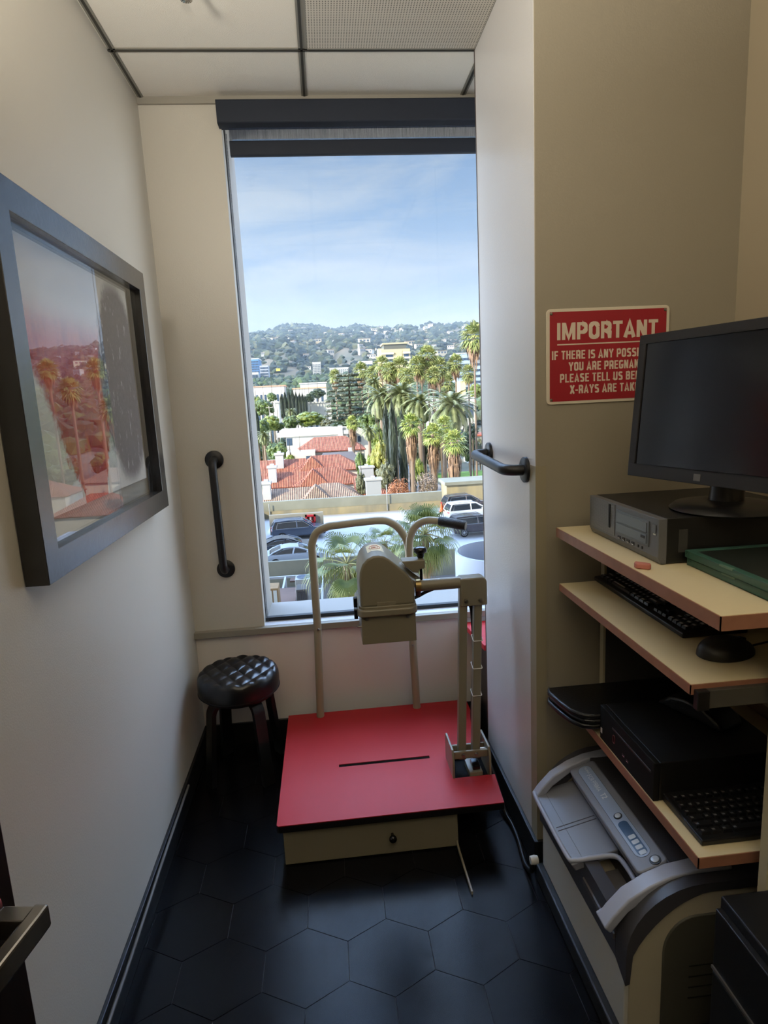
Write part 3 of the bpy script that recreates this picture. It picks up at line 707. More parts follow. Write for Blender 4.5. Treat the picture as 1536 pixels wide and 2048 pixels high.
b.build('printed_oval', M('label_red_ink', (186, 92, 78), 0.6), lab)
# collar and collimator box
b = MB(); b.prism(rrect(0.0665, 0.272, yf - 0.014, yb + 0.01, 0.03, 6), 'z', 0.783, 0.808); col = b.build('collar', bei, t, bevel=0.005, seg=3, smooth=40)
b = MB(); b.prism(rrect(0.074, 0.269, yf - 0.006, yb + 0.004, 0.03, 6), 'z', 0.806, 0.817); b.build('collar_rim', bei, col, bevel=0.002, smooth=40)
for (x, z) in ((0.066, 0.83), (0.066, 0.79)):
    b = MB(); b.box(x - 0.009, x + 0.004, yf + 0.01, yf + 0.03, z - 0.017, z + 0.017); b.build('side_latch', knobm, col, bevel=0.002)
b = MB(); b.box(0.0795, 0.2645, yf + 0.004, yb - 0.02, 0.682, 0.785); cl_ = b.build('collimator_box', bei, t, bevel=0.0025)
for x in (0.098, 0.236): MB().lathe([(0.0, -0.006), (0.005, -0.005), (0.006, 0.0)], (x, yf + 0.003, 0.773), 12, 'y').build('screw', scr, cl_, smooth=50)
MB().tube([(0.08, yf + 0.02, 0.742), (0.07, yf + 0.02, 0.742), (0.066, yf + 0.02, 0.744)], [0.005, 0.003, 0.0035], 10).build('toggle', scr, cl_, smooth=50)
# flange, bracket and clamp knob on the right of the housing
n_ = Vector((0.66, 0, 0.75)).normalized()
c_ = Vector((0.252, 2.085, 0.893))
b = MB(); b.tube([c_ - n_ * 0.012, c_ - n_ * 0.002, c_ + n_ * 0.006, c_ + n_ * 0.009], [0.074, 0.074, 0.072, 0.064], 40); b.build('flange_disc', bei, t, smooth=35)
b = MB(); b.tube([c_ + n_ * 0.008, c_ + n_ * 0.022], [0.05, 0.045], 32); b.build('flange_cap', bei, t, smooth=35)
b = MB(); b.prism([(0.226, 0.962), (0.236, 0.945), (0.262, 0.921), (0.280, 0.918), (0.286, 0.930), (0.304, 0.933), (0.304, 0.962)], 'y', yp - 0.03, yp + 0.025); b.build('clamp_bracket', bei, t, bevel=0.003, smooth=40)
MB().cyl((0.2935, yp, 0.845), (0.2935, yp, 0.985), 0.005, n=14).build('clamp_rod', knobm, t, smooth=50)
MB().lathe([(0.008, 0.962), (0.012, 0.966), (0.013, 0.978), (0.02, 0.981), (0.023, 0.988), (0.022, 0.996), (0.015, 1.001), (0.0, 1.003)], (0.2935, yp, 0), 28).build('clamp_knob', knobm, t, smooth=50)
b = MB(); b.lathe([(0.006, 0.832), (0.010, 0.832), (0.010, 0.85)], (0.2805, yp, 0), 16); b.build('lock_nut', M('dark_red_nut', (60, 26, 22), 0.4), t, smooth=50)
MB().tube(smoothpath([(0.266, yp + 0.02, 0.815), (0.285, yp + 0.02, 0.822), (0.31, yp + 0.015, 0.836), (0.335, yp + 0.01, 0.846)], 5), 0.006, 10).build('head_cable', M('grey_cable', (40, 40, 42), 0.5), t, smooth=60)
MB().tube(smoothpath([(0.462, yp + 0.02, 0.79), (0.474, yp + 0.03, 0.74), (0.478, yp + 0.032, 0.6), (0.47, yp + 0.035, 0.4), (0.47, yp + 0.045, 0.32), (0.505, yp + 0.09, 0.2), (0.545, yp + 0.06, 0.1), (0.555, 1.97, 0.02), (0.563, 1.90, 0.009), (0.561, 1.83, 0.009), (0.549, 1.72, 0.009), (0.550, 1.662, 0.03), (0.549, 1.650, 0.075)], 6), 0.0075, 10).build('power_cable', M('black_cable', (20, 20, 21), 0.5), t, smooth=60)

b = MB(); b.box(0.575, 0.579, 1.78, 1.81, 0.018, 0.046)
t2 = b.build('cable_clip', M('clear_plastic_clip', (150, 150, 150), 0.3), loc=(0.577, 1.79, 0.03)); tag(t2, 'small clear cable clip stuck to the baseboard under the pier', 'clip')
# red step in the corner behind the pier
t = thing('red_topped_stand', 'red topped black stand in the corner behind the white pier', 'stand', (0.66, 2.45, 0))
b = MB(); b.box(0.60, 0.80, 2.33, 2.60, 0.0, 0.475); b.build('body', bke, t, bevel=0.003)
b = MB(); b.prism([(0.583, 2.33), (0.82, 2.33), (0.82, 2.605), (0.556, 2.605)], 'z', 0.475, 0.50); b.build('top', redl, t, bevel=0.003)
# loose cable along the left baseboard
t2 = MB().tube(smoothpath([(XL + 0.021, 0.6, 0.066), (XL + 0.02, 1.0, 0.07), (XL + 0.0185, 1.3, 0.077), (XL + 0.018, 1.46, 0.077), (XL + 0.018, 1.62, 0.083), (XL + 0.018, 1.75, 0.089), (XL + 0.018, 1.95, 0.093), (XL + 0.018, 2.2, 0.094)], 6), 0.005, 8).build('loose_cable', M('grey_sheath', (92, 90, 88), 0.5), smooth=60, loc=(XL + 0.02, 1.6, 0.05))
tag(t2, 'thin grey cable running loosely along the baseboard of the left wall', 'cable')

# ================================================================== DOOR, BOTTOM LEFT
hx_, hy_ = -0.553, -0.18; ex, ey = -0.411, 0.70
dv = Vector((ex - hx_, ey - hy_, 0)).normalized(); dn = Vector((dv.y, -dv.x, 0))
rot = Matrix((dv, dn, Vector((0, 0, 1)))).transposed(); ctr = Vector(((ex + hx_) / 2, (ey + hy_) / 2, 1.05))
t = thing('door', 'dark door leaf standing open by the left wall with steel lever', 'door', (ex, ey, 0)); tag(t, kind='thing')
b = MB(); b.obox(ctr - dn * 0.021, (Vector((ex, ey)) - Vector((hx_, hy_))).length, 0.042, 2.08, rot); b.build('door_leaf', M('dark_wenge_door', (22, 14, 14), 0.4, noise=0.4, nscale=12, stretch=(6, 6, 0.6)), t, bevel=0.002)
steel = M('brushed_steel', (176, 172, 164), 0.27, metal=1)
def dp(u, n, z): return Vector((ex, ey, 0)) - dv * u + dn * n + Vector((0, 0, z))
zl = 0.945
b = MB(); b.tube([dp(0.055, 0.0, zl), dp(0.055, 0.008, zl), dp(0.055, 0.010, zl)], [0.026, 0.026, 0.022], 32); b.build('rose', steel, t, smooth=40)
b = MB(); b.tube([dp(0.055, 0.01, zl), dp(0.055, 0.024, zl)], [0.0125, 0.0125], 24); lv = b.build('lever', steel, t, smooth=40, norm=True)
b = MB(); b.sweep([dp(0.055, 0.022, zl), dp(0.055, 0.06, zl)], 0.025, 0.022, (0, 0, 1)); b.build('lever_neck', steel, lv, bevel=0.002)
b = MB(); b.sweep([dp(0.042, 0.066, zl), dp(0.06, 0.066, zl), dp(0.175, 0.062, zl)], 0.028, 0.017, (0, 0, 1)); b.build('lever_grip', steel, lv, bevel=0.003)
b = MB(); b.tube([dp(0.055, 0.0, 1.0), dp(0.055, 0.012, 1.0), dp(0.055, 0.02, 1.0)], [0.016, 0.016, 0.012], 24); b.build('thumb_turn', M('dark_bronze', (60, 44, 46), 0.35, metal=0.8), t, smooth=40)

# ================================================================== WARNING SIGN
t = thing('warning_sign', 'red and white IMPORTANT x-ray pregnancy sign screwed to the tan wall', 'sign', (0.79, YC, 1.59))
ys = YC - 0.004
b = MB(); b.prism(rrect(0.617, 0.968, 1.460, 1.716, 0.012, 5), 'y', ys, YC - 0.0006); b.build('plate', M('sign_white', (206, 196, 176), 0.4), t, bevel=0.0008)
b = MB(); b.prism(rrect(0.6265, 0.959, 1.468, 1.708, 0.0012, 1), 'y', ys - 0.0007, ys); b.build('red_field', M('sign_red', (150, 26, 38), 0.4), t)
wt = M('sign_lettering', (206, 190, 170), 0.5)
mb = MB(); yt = ys - 0.0009
cxs = 0.7915
up_ = (0, 0, 1); rt = (1, 0, 0)
letters(mb, 'IMPORTANT', 0.0455, (cxs - 0.0005, yt, 1.6335), rt, up_, .60, .19, .085, width=0.288)
letters(mb, 'IF THERE IS ANY POSSIBILITY', 0.0232, (cxs, yt, 1.5815), rt, up_, .47, .16, .10, width=0.318)
letters(mb, 'YOU ARE PREGNANT,', 0.0232, (cxs, yt, 1.5500), rt, up_, .47, .16, .10, width=0.222)
letters(mb, 'PLEASE TELL US BEFORE', 0.0232, (cxs, yt, 1.5190), rt, up_, .47, .16, .10, width=0.272)
letters(mb, 'X-RAYS ARE TAKEN', 0.0232, (cxs, yt, 1.4875), rt, up_, .47, .16, .10, width=0.214)
mb.box(0.6475, 0.936, yt - 0.0002, yt + 0.0002, 1.6195, 1.6228)
mb.build('lettering', wt, t, norm=False)
for x in (0.6305, 0.9545):
    for z in (1.4725, 1.7035):
        MB().lathe([(0.0, -0.003), (0.003, -0.0025), (0.0042, 0.0)], (x, ys - 0.0007, z), 14, 'y').build('screw', scr, t, smooth=50)

# ================================================================== WORKSTATION CART
lam = M('cream_laminate', (206, 192, 156), 0.45)
band = M('copper_edge_band', (150, 104, 82), 0.45, noise=0.15, nscale=30)
cream = M('cream_cart_steel', (178, 170, 140), 0.42)
greyp = M('grey_cart_panel', (74, 74, 74), 0.5)
t = thing('computer_cart', 'tall cream steel computer cart with three wood-edged shelves by the right wall', 'cart', (0.9, 1.3, 0))
XS, XE = 0.630, XR - 0.006
def shelf(name, xs, xe, ya, yb_, zt, th):
    b = MB(); b.box(xs + 0.002, xe, ya + 0.002, yb_, zt - th, zt); s_ = b.build(name, lam, t)
    b = MB(); b.box(xs - 0.0, xs + 0.002, ya, yb_, zt - th, zt - 0.0008); b.box(xs, xe, ya, ya + 0.002, zt - th, zt - 0.0008); b.build('edge_band', band, s_)
    return s_
shelf('top_shelf', 0.628, XE, 0.921, 1.66, 1.12, 0.026)
tr = shelf('keyboard_tray', 0.634, XE - 0.02, 1.006, 1.652, 0.958, 0.02)
shelf('lower_shelf', 0.676, XE, 1.022, 1.62, 0.58, 0.024)
rl = M('rail_steel', (96, 94, 88), 0.4, metal=0.6)
for ya, yb_ in ((0.993, 1.004), (1.655, 1.664)):
    b = MB(); b.box(0.662, XE, ya, yb_, 0.915, 0.95); b.build('slide_rail', rl, tr, bevel=0.001)
b = MB(); b.box(0.640, 0.664, 0.991, 1.0055, 0.912, 0.95); b.build('rail_stop', bke, tr, bevel=0.002)
for ya, yb_ in ((0.965, 0.985), (1.672, 1.692)):
    b = MB(); b.box(0.783, XE, ya, yb_, 0.03, 1.094); sp_ = b.build('side_panel', greyp, t)
    b = MB(); b.box(0.776, 0.783, ya - 0.001, yb_ + 0.001, 0.03, 1.094); b.build('edge_strip', cream, sp_)
for ya in (0.975, 1.672):
    for xa in (0.80, 1.12): MB().cyl((xa, ya, 0.0), (xa, ya, 0.032), 0.014, n=14).build('glide', bke, t, smooth=50)
b = MB(); b.box(XE - 0.004, XE, 0.985, 1.672, 0.62, 0.9); b.build('back_panel', M('back_panel_lightened', (214, 206, 184), 0.5), t)  # panel colour lightened in place of light missing from this gap

# ---- desktop computer on the top shelf
pcb = M('black_pc_steel', (20, 20, 20), 0.42)
pcf = M('graphite_pc_plastic', (92, 93, 95), 0.4)
t = thing('desktop_computer', 'wide graphite desktop computer lying flat under the monitor on the top shelf', 'computer', (0.86, 1.40, 1.12))
b = MB(); b.box(0.708, 1.06, 1.231, 1.578, 1.122, 1.221); b.build('case', pcb, t, bevel=0.002)
b = MB(); b.prism([(0.690, 1.136), (0.697, 1.121), (0.709, 1.121), (0.709, 1.2205), (0.690, 1.2205)], 'y', 1.2305, 1.5785); fp = b.build('front_bezel', pcf, t, bevel=0.0015)
XFc = 0.6895
def meshmat():
    mt = M('perforated_bezel', (108, 109, 110), 0.45); n = mt.node_tree; bs = n.nodes['Principled BSDF']
    tc_ = n.nodes.new('ShaderNodeTexCoord'); v = n.nodes.new('ShaderNodeTexVoronoi'); v.inputs['Scale'].default_value = 260; v.inputs['Randomness'].default_value = 0
    n.links.new(tc_.outputs['Object'], v.inputs[0]); bp = n.nodes.new('ShaderNodeBump'); bp.inputs['Strength'].default_value = 0.8; bp.inputs['Distance'].default_value = 0.002
    n.links.new(v.outputs['Distance'], bp.inputs['Height']); n.links.new(bp.outputs[0], bs.inputs['Normal']); return mt
b = MB(); b.box(XFc - 0.001, XFc + 0.001, 1.432, 1.566, 1.142, 1.2185); b.build('vent_mesh', meshmat(), fp)
b = MB(); b.box(XFc - 0.004, XFc, 1.454, 1.4605, 1.158, 1.2165); b.build('release_bar', bke, fp)
b = MB(); b.box(XFc - 0.002, XFc + 0.001, 1.268, 1.424, 1.152, 1.209); bay = b.build('drive_bay', M('slate_drive_bezel', (86, 91, 94), 0.35), fp, bevel=0.0012)
b = MB(); b.box(XFc - 0.0035, XFc - 0.0015, 1.276, 1.418, 1.182, 1.204); b.build('optical_drive', M('slate_drive_tray', (94, 99, 102), 0.3), bay, bevel=0.0008)
b = MB(); b.box(XFc - 0.0035, XFc - 0.0015, 1.276, 1.418, 1.157, 1.178); b.build('blank_cover', M('slate_drive_tray', (94, 99, 102), 0.3), bay, bevel=0.0008)
b = MB(); b.box(XFc - 0.0045, XFc - 0.0025, 1.282, 1.298, 1.168, 1.174); b.build('eject_button', bke, bay)
for k in range(4):
    b = MB(); y_ = 1.414 - k * 0.0225; b.box(XFc - 0.0012, XFc + 0.001, y_ - 0.012, y_, 1.140, 1.147); us = b.build('usb_port', bke, fp)
    b = MB(); b.box(XFc - 0.0016, XFc, y_ - 0.0115, y_ - 0.002, 1.1405, 1.1425); b.build('contact', chrome, us)
for k in range(2):
    MB().cyl((XFc - 0.001, 1.316 - k * 0.018, 1.143), (XFc + 0.001, 1.316 - k * 0.018, 1.143), 0.0035, n=12).build('audio_jack', bke, fp)
b = MB(); b.box(XFc - 0.002, XFc, 1.240, 1.252, 1.188, 1.206); b.build('power_button', M('power_button', (96, 98, 100), 0.3), fp, bevel=0.002)
b = MB(); b.box(XFc - 0.001, XFc, 1.241, 1.251, 1.1835, 1.1865); b.build('status_light', M('pale_lens', (200, 200, 196), 0.3), fp)
b = MB(); b.box(0.6945, 0.6955, 1.552, 1.564, 1.125, 1.14); b.build('licence_sticker', M('pale_sticker', (150, 150, 156), 0.4), fp)
b = MB(); b.box(0.735, 0.755, 1.2302, 1.231, 1.145, 1.195); b.build('spec_sticker', M('dark_sticker', (52, 52, 50), 0.5), t)
# ---- monitor
hb_ = Vector((0.262, -0.965, 0)); mn = Vector((-0.965, -0.262, 0)); up_ = (Vector((0, 0, 1)) - mn * 0.09).normalized(); mnn = hb_.cross(up_).normalized()
if mnn.dot(mn) < 0: mnn = -mnn
O = Vector((0.7385, 1.472, 1.284)); MW, MH = 0.42, 0.336
def mp_(u, v, n): return O + hb_ * u + up_ * v + mnn * n
def slab(u0, u1, v0, v1, n0, n1, b=None):
    b = b or MB(); V = [mp_(u, v, n) for u in (u0, u1) for v in (v0, v1) for n in (n0, n1)]
    return b.add(V, [(0, 1, 3, 2), (4, 6, 7, 5), (0, 4, 5, 1), (2, 3, 7, 6), (0, 2, 6, 4), (1, 5, 7, 3)])
t = thing('monitor', 'black square computer monitor turned towards the room on the graphite computer', 'monitor', (0.87, 1.30, 1.221))
slab(0, MW, 0, MH, -0.045, -0.004).build('housing', M('black_monitor_plastic', (30, 29, 30), 0.42), t, bevel=0.006)
b = MB(); g = 0.021
slab(0, MW, 0, 0.03, -0.006, 0.0, b); slab(0, MW, MH - g, MH, -0.006, 0.0, b); slab(0, g, 0.03, MH - g, -0.006, 0.0, b); slab(MW - g, MW, 0.03, MH - g, -0.006, 0.0, b)
bz = b.build('bezel', M('black_monitor_plastic', (30, 29, 30), 0.42), t, bevel=0.0015)
slab(MW / 2 - 0.009, MW / 2 + 0.009, 0.007, 0.022, 0.0, 0.001).build('maker_badge', M('badge_grey', (92, 90, 88), 0.3), bz, bevel=0.001)
slab(g, MW - g, 0.03, MH - g, -0.0055, -0.0035).build('screen', M('dark_lcd_screen', (20, 19, 22), 0.14, spec=0.5), t)
cb_ = mp_(MW / 2, 0.05, -0.06)
bc = Vector((cb_.x + 0.02, cb_.y, 0))
b = MB(); b.lathe([(0.0, 1.2215), (0.112, 1.2215), (0.116, 1.225), (0.106, 1.234), (0.05, 1.243), (0.0, 1.244)], bc, 48); b.build('stand_base', M('black_monitor_gloss', (22, 22, 23), 0.3), t, smooth=40)
b = MB(); b.cyl(bc + Vector((0, 0, 1.24)), bc + Vector((0.01, 0, 1.42)), 0.036, 0.028, 28); slab(MW / 2 - 0.06, MW / 2 + 0.06, 0.08, 0.2, -0.08, -0.044, b); b.build('stand_neck', M('black_monitor_gloss', (22, 22, 23), 0.3), t, smooth=40)
# ---- x-ray film cassettes
grn = M('green_cassette_rim', (52, 88, 76), 0.4)
for i in range(2):
    z = 1.121 + i * 0.0165; dx = 0.006 - i * 0.004
    t = thing('film_cassette', ('upper of two green rimmed film cassettes on the top shelf' if i else 'lower of two green rimmed film cassettes, directly on the top shelf'), 'cassette', (0.9, 1.08, z), group='green film cassettes')
    xa, xb2, ya, yb_ = 0.742 + dx, 1.09, 0.945 - dx * 0.5, 1.222 - dx * 0.5
    b = MB(); w_ = 0.016
    for bx in ((xa, xb2, ya, ya + w_), (xa, xb2, yb_ - w_, yb_), (xa, xa + w_, ya + w_, yb_ - w_), (xb2 - w_, xb2, ya + w_, yb_ - w_)): b.box(*bx, z, z + 0.0155)
    b.build('rim', grn, t, bevel=0.0012)
    MB().box(xa + w_, xb2 - w_, ya + w_, yb_ - w_, z + 0.002, z + 0.0135).build('panel', M('dark_cassette_panel', (24, 30, 26), 0.5), t)
    b = MB(); b.box(xa - 0.001, xa + 0.004, (ya + yb_) / 2 - 0.02, (ya + yb_) / 2 + 0.02, z + 0.012, z + 0.0158); b.build('latch', M('cassette_latch', (92, 124, 108), 0.4), t)
# ---- pink eraser-like block
b = MB(); b.prism([(0.634, 1.226), (0.642, 1.236), (0.664, 1.212), (0.660, 1.202), (0.654, 1.200), (0.634, 1.216)], 'z', 1.1205, 1.1325)
t2 = b.build('eraser', M('pink_rubber', (176, 108, 96), 0.6), bevel=0.003, seg=3, smooth=45, loc=(0.65, 1.218, 1.121)); tag(t2, 'small pink rubber eraser at the edge of the top shelf', 'eraser')
# ---- keyboards
kb = M('black_keyboard_plastic', (18, 18, 19), 0.4); kc = M('black_keycap', (22, 22, 23), 0.35); kw = M('key_legend_and_glint', (176, 176, 180), 0.5)  # legend colour also paints the glints on the upper keyboard
def keyboard(name, label, O_, ux, uy, legends, kw):
    """O_: front-left corner, ux along the length, uy towards the back row"""
    O_ = Vector(O_); ux, uy = Vector(ux), Vector(uy); uz = Vector((0, 0, 1))
    t = thing(name, label, 'keyboard', O_, group='computer keyboards')
    def P(u, v, h): return O_ + ux * u + uy * v + uz * h
    def blk_(b, u0, u1, v0, v1, h0, h1, tp=0.0, mi=0):
        V = [P(u0, v0, h0), P(u1, v0, h0), P(u1, v1, h0), P(u0, v1, h0), P(u0 + tp, v0 + tp, h1 + 0.05 * v0), P(u1 - tp, v0 + tp, h1 + 0.05 * v0), P(u1 - tp, v1 - tp, h1 + 0.05 * v1), P(u0 + tp, v1 - tp, h1 + 0.05 * v1)]
        b.add(V, [(3, 2, 1, 0), (4, 5, 6, 7), (0, 1, 5, 4), (1, 2, 6, 5), (2, 3, 7, 6), (3, 0, 4, 7)], mi)
    b = MB(); blk_(b, 0, 0.448, 0, 0.150, 0.001, 0.0135); b.build('body', kb, t, bevel=0.003)
    b = MB()
    rows = [(0.014, [1.25] * 3 + [5.6] + [1.25] * 4), (0.033, [2.2] + [1] * 10 + [2.7]), (0.052, [1.75] + [1] * 11 + [2.2]), (0.071, [1.5] + [1] * 12 + [1.5]), (0.090, [1] * 13 + [2]), (0.116, [1] * 15)]
    for v0, ks in rows:
        u = 0.009
        for k_ in ks:
            wd = 0.0186 * k_; blk_(b, u, u + wd - 0.0022, v0, v0 + 0.0165, 0.013, 0.0195, 0.002)
            if legends: blk_(b, u + 0.003, u + min(wd - 0.006, wd * 0.6 if legends == 2 else 0.009), v0 + 0.005, v0 + 0.0095, 0.0194, 0.0199, 0.0, 1)
            u += wd
    for c_ in range(3):
        for v0 in (0.116, 0.090, 0.071, 0.014): blk_(b, 0.30 + c_ * 0.0186, 0.3164 + c_ * 0.0186, v0, v0 + 0.0165, 0.013, 0.0195, 0.002)
    blk_(b, 0.3186, 0.335, 0.033, 0.0495, 0.013, 0.0195, 0.002)
    for c_ in range(4):
        for v0 in (0.090, 0.071, 0.052, 0.033, 0.014):
            blk_(b, 0.362 + c_ * 0.0186, 0.3784 + c_ * 0.0186, v0, v0 + 0.0165, 0.013, 0.0195, 0.002)
            if legends: blk_(b, 0.365 + c_ * 0.0186, 0.375 + c_ * 0.0186, v0 + 0.0035, v0 + 0.0085, 0.0194, 0.0199, 0.0, 1)
    b.build('keys', [kc, kw], t, norm=False)
    return t
keyboard('keyboard', 'black keyboard with pale key legends and painted glints on the pull-out tray', (0.738, 1.655, 0.958), (0.0, -1, 0), (1, 0.0, 0), 2, kw)
keyboard('keyboard', 'black keyboard in front of the small black computer on the lower shelf', (0.700, 1.050, 0.58), (1, 0.0, 0), (0.0, 1, 0), True, M('key_legend_dim', (84, 84, 86), 0.5))
# ---- mouse
def mouse(name, label, c_, ang, sz=(0.062, 0.04, 0.036), cord=None):
    c_ = Vector(c_); t = thing(name, label, 'mouse', c_)
    b = MB(); nu, nv = 28, 10; V = []; ca, sa = math.cos(ang), math.sin(ang)
    for i in range(nv + 1):
        th = PI / 2 * i / nv
        for j in range(nu):
            ph = 2 * PI * j / nu; x = sz[0] * math.sin(th) ** 0.8 * math.cos(ph); y = sz[1] * math.sin(th) ** 0.8 * math.sin(ph) * (1 - 0.12 * math.cos(ph)); z = sz[2] * math.cos(th) * (1 - 0.18 * math.cos(ph) * math.sin(th))
            V.append((c_.x + x * ca - y * sa, c_.y + x * sa + y * ca, c_.z + 0.001 + z))
    b.add(V, [(i * nu + j, (i + 1) * nu + j, (i + 1) * nu + (j + 1) % nu, i * nu + (j + 1) % nu) for i in range(nv) for j in range(nu)] + [tuple(nv * nu + j for j in range(nu))])
    b.build('shell', M('black_mouse_plastic', (20, 20, 22), 0.38), t, smooth=70)
    q = lambda u, v, h: c_ + Vector((u * ca - v * sa, u * sa + v * ca, h))
    b = MB(); b.tube([q(0.028, 0, 0.03), q(0.042, 0, 0.0255)], 0.0045, 10); b.build('scroll_wheel', bke, t, smooth=50)
    if cord: MB().tube(smoothpath(cord, 6), 0.0022, 8).build('cord', bke, t, smooth=60)
    return t
mouse('mouse', 'black computer mouse beside the keyboard on the pull-out tray', (0.778, 1.118, 0.958), R(8), cord=[(0.838, 1.125, 0.968), (0.87, 1.14, 0.964), (0.93, 1.16, 0.962), (0.99, 1.15, 0.98), (1.05, 1.12, 1.02)])
# ---- small black computer on the lower shelf
t = thing('desktop_computer', 'small black desktop computer with a red power mark on the lower shelf', 'computer', (0.84, 1.33, 0.58))
b = MB(); b.box(0.692, 0.99, 1.197, 1.472, 0.582, 0.675); b.build('case', M('matt_black_pc', (13, 13, 13), 0.5), t, bevel=0.002)
b = MB(); b.box(0.678, 0.692, 1.197, 1.472, 0.581, 0.6755); fp = b.build('front_bezel', M('matt_black_bezel', (15, 15, 15), 0.7, spec=0.2), t, bevel=0.002)
b = MB(); b.box(0.6765, 0.679, 1.21, 1.40, 0.645, 0.65); b.build('ridge', M('bezel_ridge', (42, 40, 40), 0.45), fp, bevel=0.001)
b = MB(); b.tube([(0.6775, y_, z_) for y_, z_ in rrect(1.385, 1.396, 0.611, 0.632, 0.005, 3)], 0.001, 6, closed=True); b.build('power_button_ring', M('dull_red', (110, 30, 36), 0.4), fp)
b = MB(); b.box(0.6772, 0.6782, 1.458, 1.466, 0.600, 0.614); b.build('sticker', M('white_sticker', (196, 196, 198), 0.5), fp)
for y_, z_ in ((1.345, 0.605), (1.325, 0.602)):
    b = MB(); b.box(0.6772, 0.6785, y_ - 0.012, y_, z_, z_ + 0.006); us = b.build('usb_port', bke, fp)
    b = MB(); b.box(0.6768, 0.6775, y_ - 0.011, y_ - 0.002, z_ + 0.0005, z_ + 0.002); b.build('contact', chrome, us)
# ---- leather binder behind it
lea = M('black_leather', (15, 15, 17), 0.32, bump=0.12, bscale=220)
t = thing('leather_folder', 'black leather folder jutting out behind the small black computer', 'folder', (0.8, 1.55, 0.58))
outl = [(0.60, 1.655), (0.592, 1.63), (0.600, 1.575), (0.613, 1.52), (0.635, 1.487), (0.66, 1.478), (1.02, 1.478), (1.02, 1.655)]
for z, h, nm in ((0.6, 0.014, 'lower_cover'), (0.616, 0.012, 'pages'), (0.629, 0.014, 'upper_cover')):
    k = 0.006 if nm == 'pages' else 0
    b = MB(); b.prism([(x + k, y - k * 0.3) for x, y in outl], 'z', z, z + h); b.build(nm, lea, t, bevel=0.005, seg=3, smooth=50)
MB().tube([(x + 0.005, y, 0.6435) for x, y in outl[:6]], 0.0012, 6).build('stitching', M('grey_thread', (70, 72, 78), 0.5), t, smooth=60)
b = MB(); b.box(0.70, 1.0, 1.49, 1.64, 0.581, 0.599)
t2 = b.build('box_file', M('black_card', (14, 14, 14), 0.6), bevel=0.003, loc=(0.85, 1.56, 0.58)); tag(t2, 'flat black box file under the black leather folder', 'box file')
# ---- dark hand-rest on the computer
b = MB(); b.prism([(0.0, 0.0), (0.03, 0.035), (0.06, 0.045), (0.10, 0.042), (0.13, 0.02), (0.14, 0.0)], 'y', -0.035, 0.035)
t2 = b.build('black_pouch', lea, bevel=0.008, seg=3, smooth=60, loc=(0, 0, 0)); t2.location = (0.86, 1.47, 0.677); t2.rotation_euler = (0, 0, R(-68)); t2.scale = (1.35, 1.25, 1.0); tag(t2, 'rounded black pouch lying on the small black computer', 'pouch')

# ================================================================== FILM SCANNER
sg = M('slate_grey_plastic', (120, 123, 134), 0.42); sg2 = M('light_slate_plastic', (156, 161, 176), 0.4); dk = M('charcoal_plastic', (64, 64, 70), 0.42)
crm = M('cream_scanner_plastic', (176, 168, 146), 0.45); wht = M('off_white_scanner_plastic', (190, 188, 180), 0.45)
t = thing('film_scanner', 'grey and cream desktop x-ray film reader under the computer cart', 'scanner', (0.82, 1.38, 0.05))
YA, YB, X0, X1, ZB = 1.115, 1.668, 0.584, 1.10, 0.055
YI, YJ = 1.165, 1.630                      # the tray bay lies between the two end cheeks
def shoulder(x0, z0, rx, rz, n=9): return [(x0 + rx - rx * math.cos(R(90 * i / n)), z0 + rz * math.sin(R(90 * i / n))) for i in range(n + 1)]
endp = [(X0 + 0.01, ZB)] + shoulder(X0 + 0.01, 0.25, 0.165, 0.162) + [(X1, 0.412), (X1, ZB)]
b = MB()
b.prism(endp, 'y', YA + 0.008, YI - 0.004); b.prism(endp, 'y', YJ + 0.004, YB - 0.008)
b.prism([(X0 + 0.01, ZB), (X0 + 0.01, 0.27), (0.67, 0.285), (0.715, 0.412), (X1, 0.412), (X1, ZB)], 'y', YI - 0.004, YJ + 0.004)
b.build('body', crm, t, bevel=0.003, smooth=40)
ins = [(0.668, 0.06)] + shoulder(0.668, 0.262, 0.075, 0.088) + [(1.07, 0.35), (1.07, 0.06)]
for nm, ya, yb_ in (('end_panel', YA + 0.004, YA + 0.010), ('end_panel', YB - 0.010, YB - 0.004)):
    b = MB(); b.prism(ins, 'y', ya, yb_); ep = b.build(nm, M('grey_olive_panel', (78, 77, 68), 0.5), t, bevel=0.003, smooth=40)
    if ya < 1.3:
        for k in range(4):
            b = MB(); b.box(0.73, 0.88, ya - 0.001, ya + 0.001, 0.22 - k * 0.028, 0.223 - k * 0.028); b.build('vent_slot', M('vent_dark', (30, 30, 26), 0.6), ep)
b = MB(); b.box(X0 + 0.001, X0 + 0.02, YA + 0.012, YB - 0.012, ZB, 0.285); b.build('front_panel', wht, t, bevel=0.003)
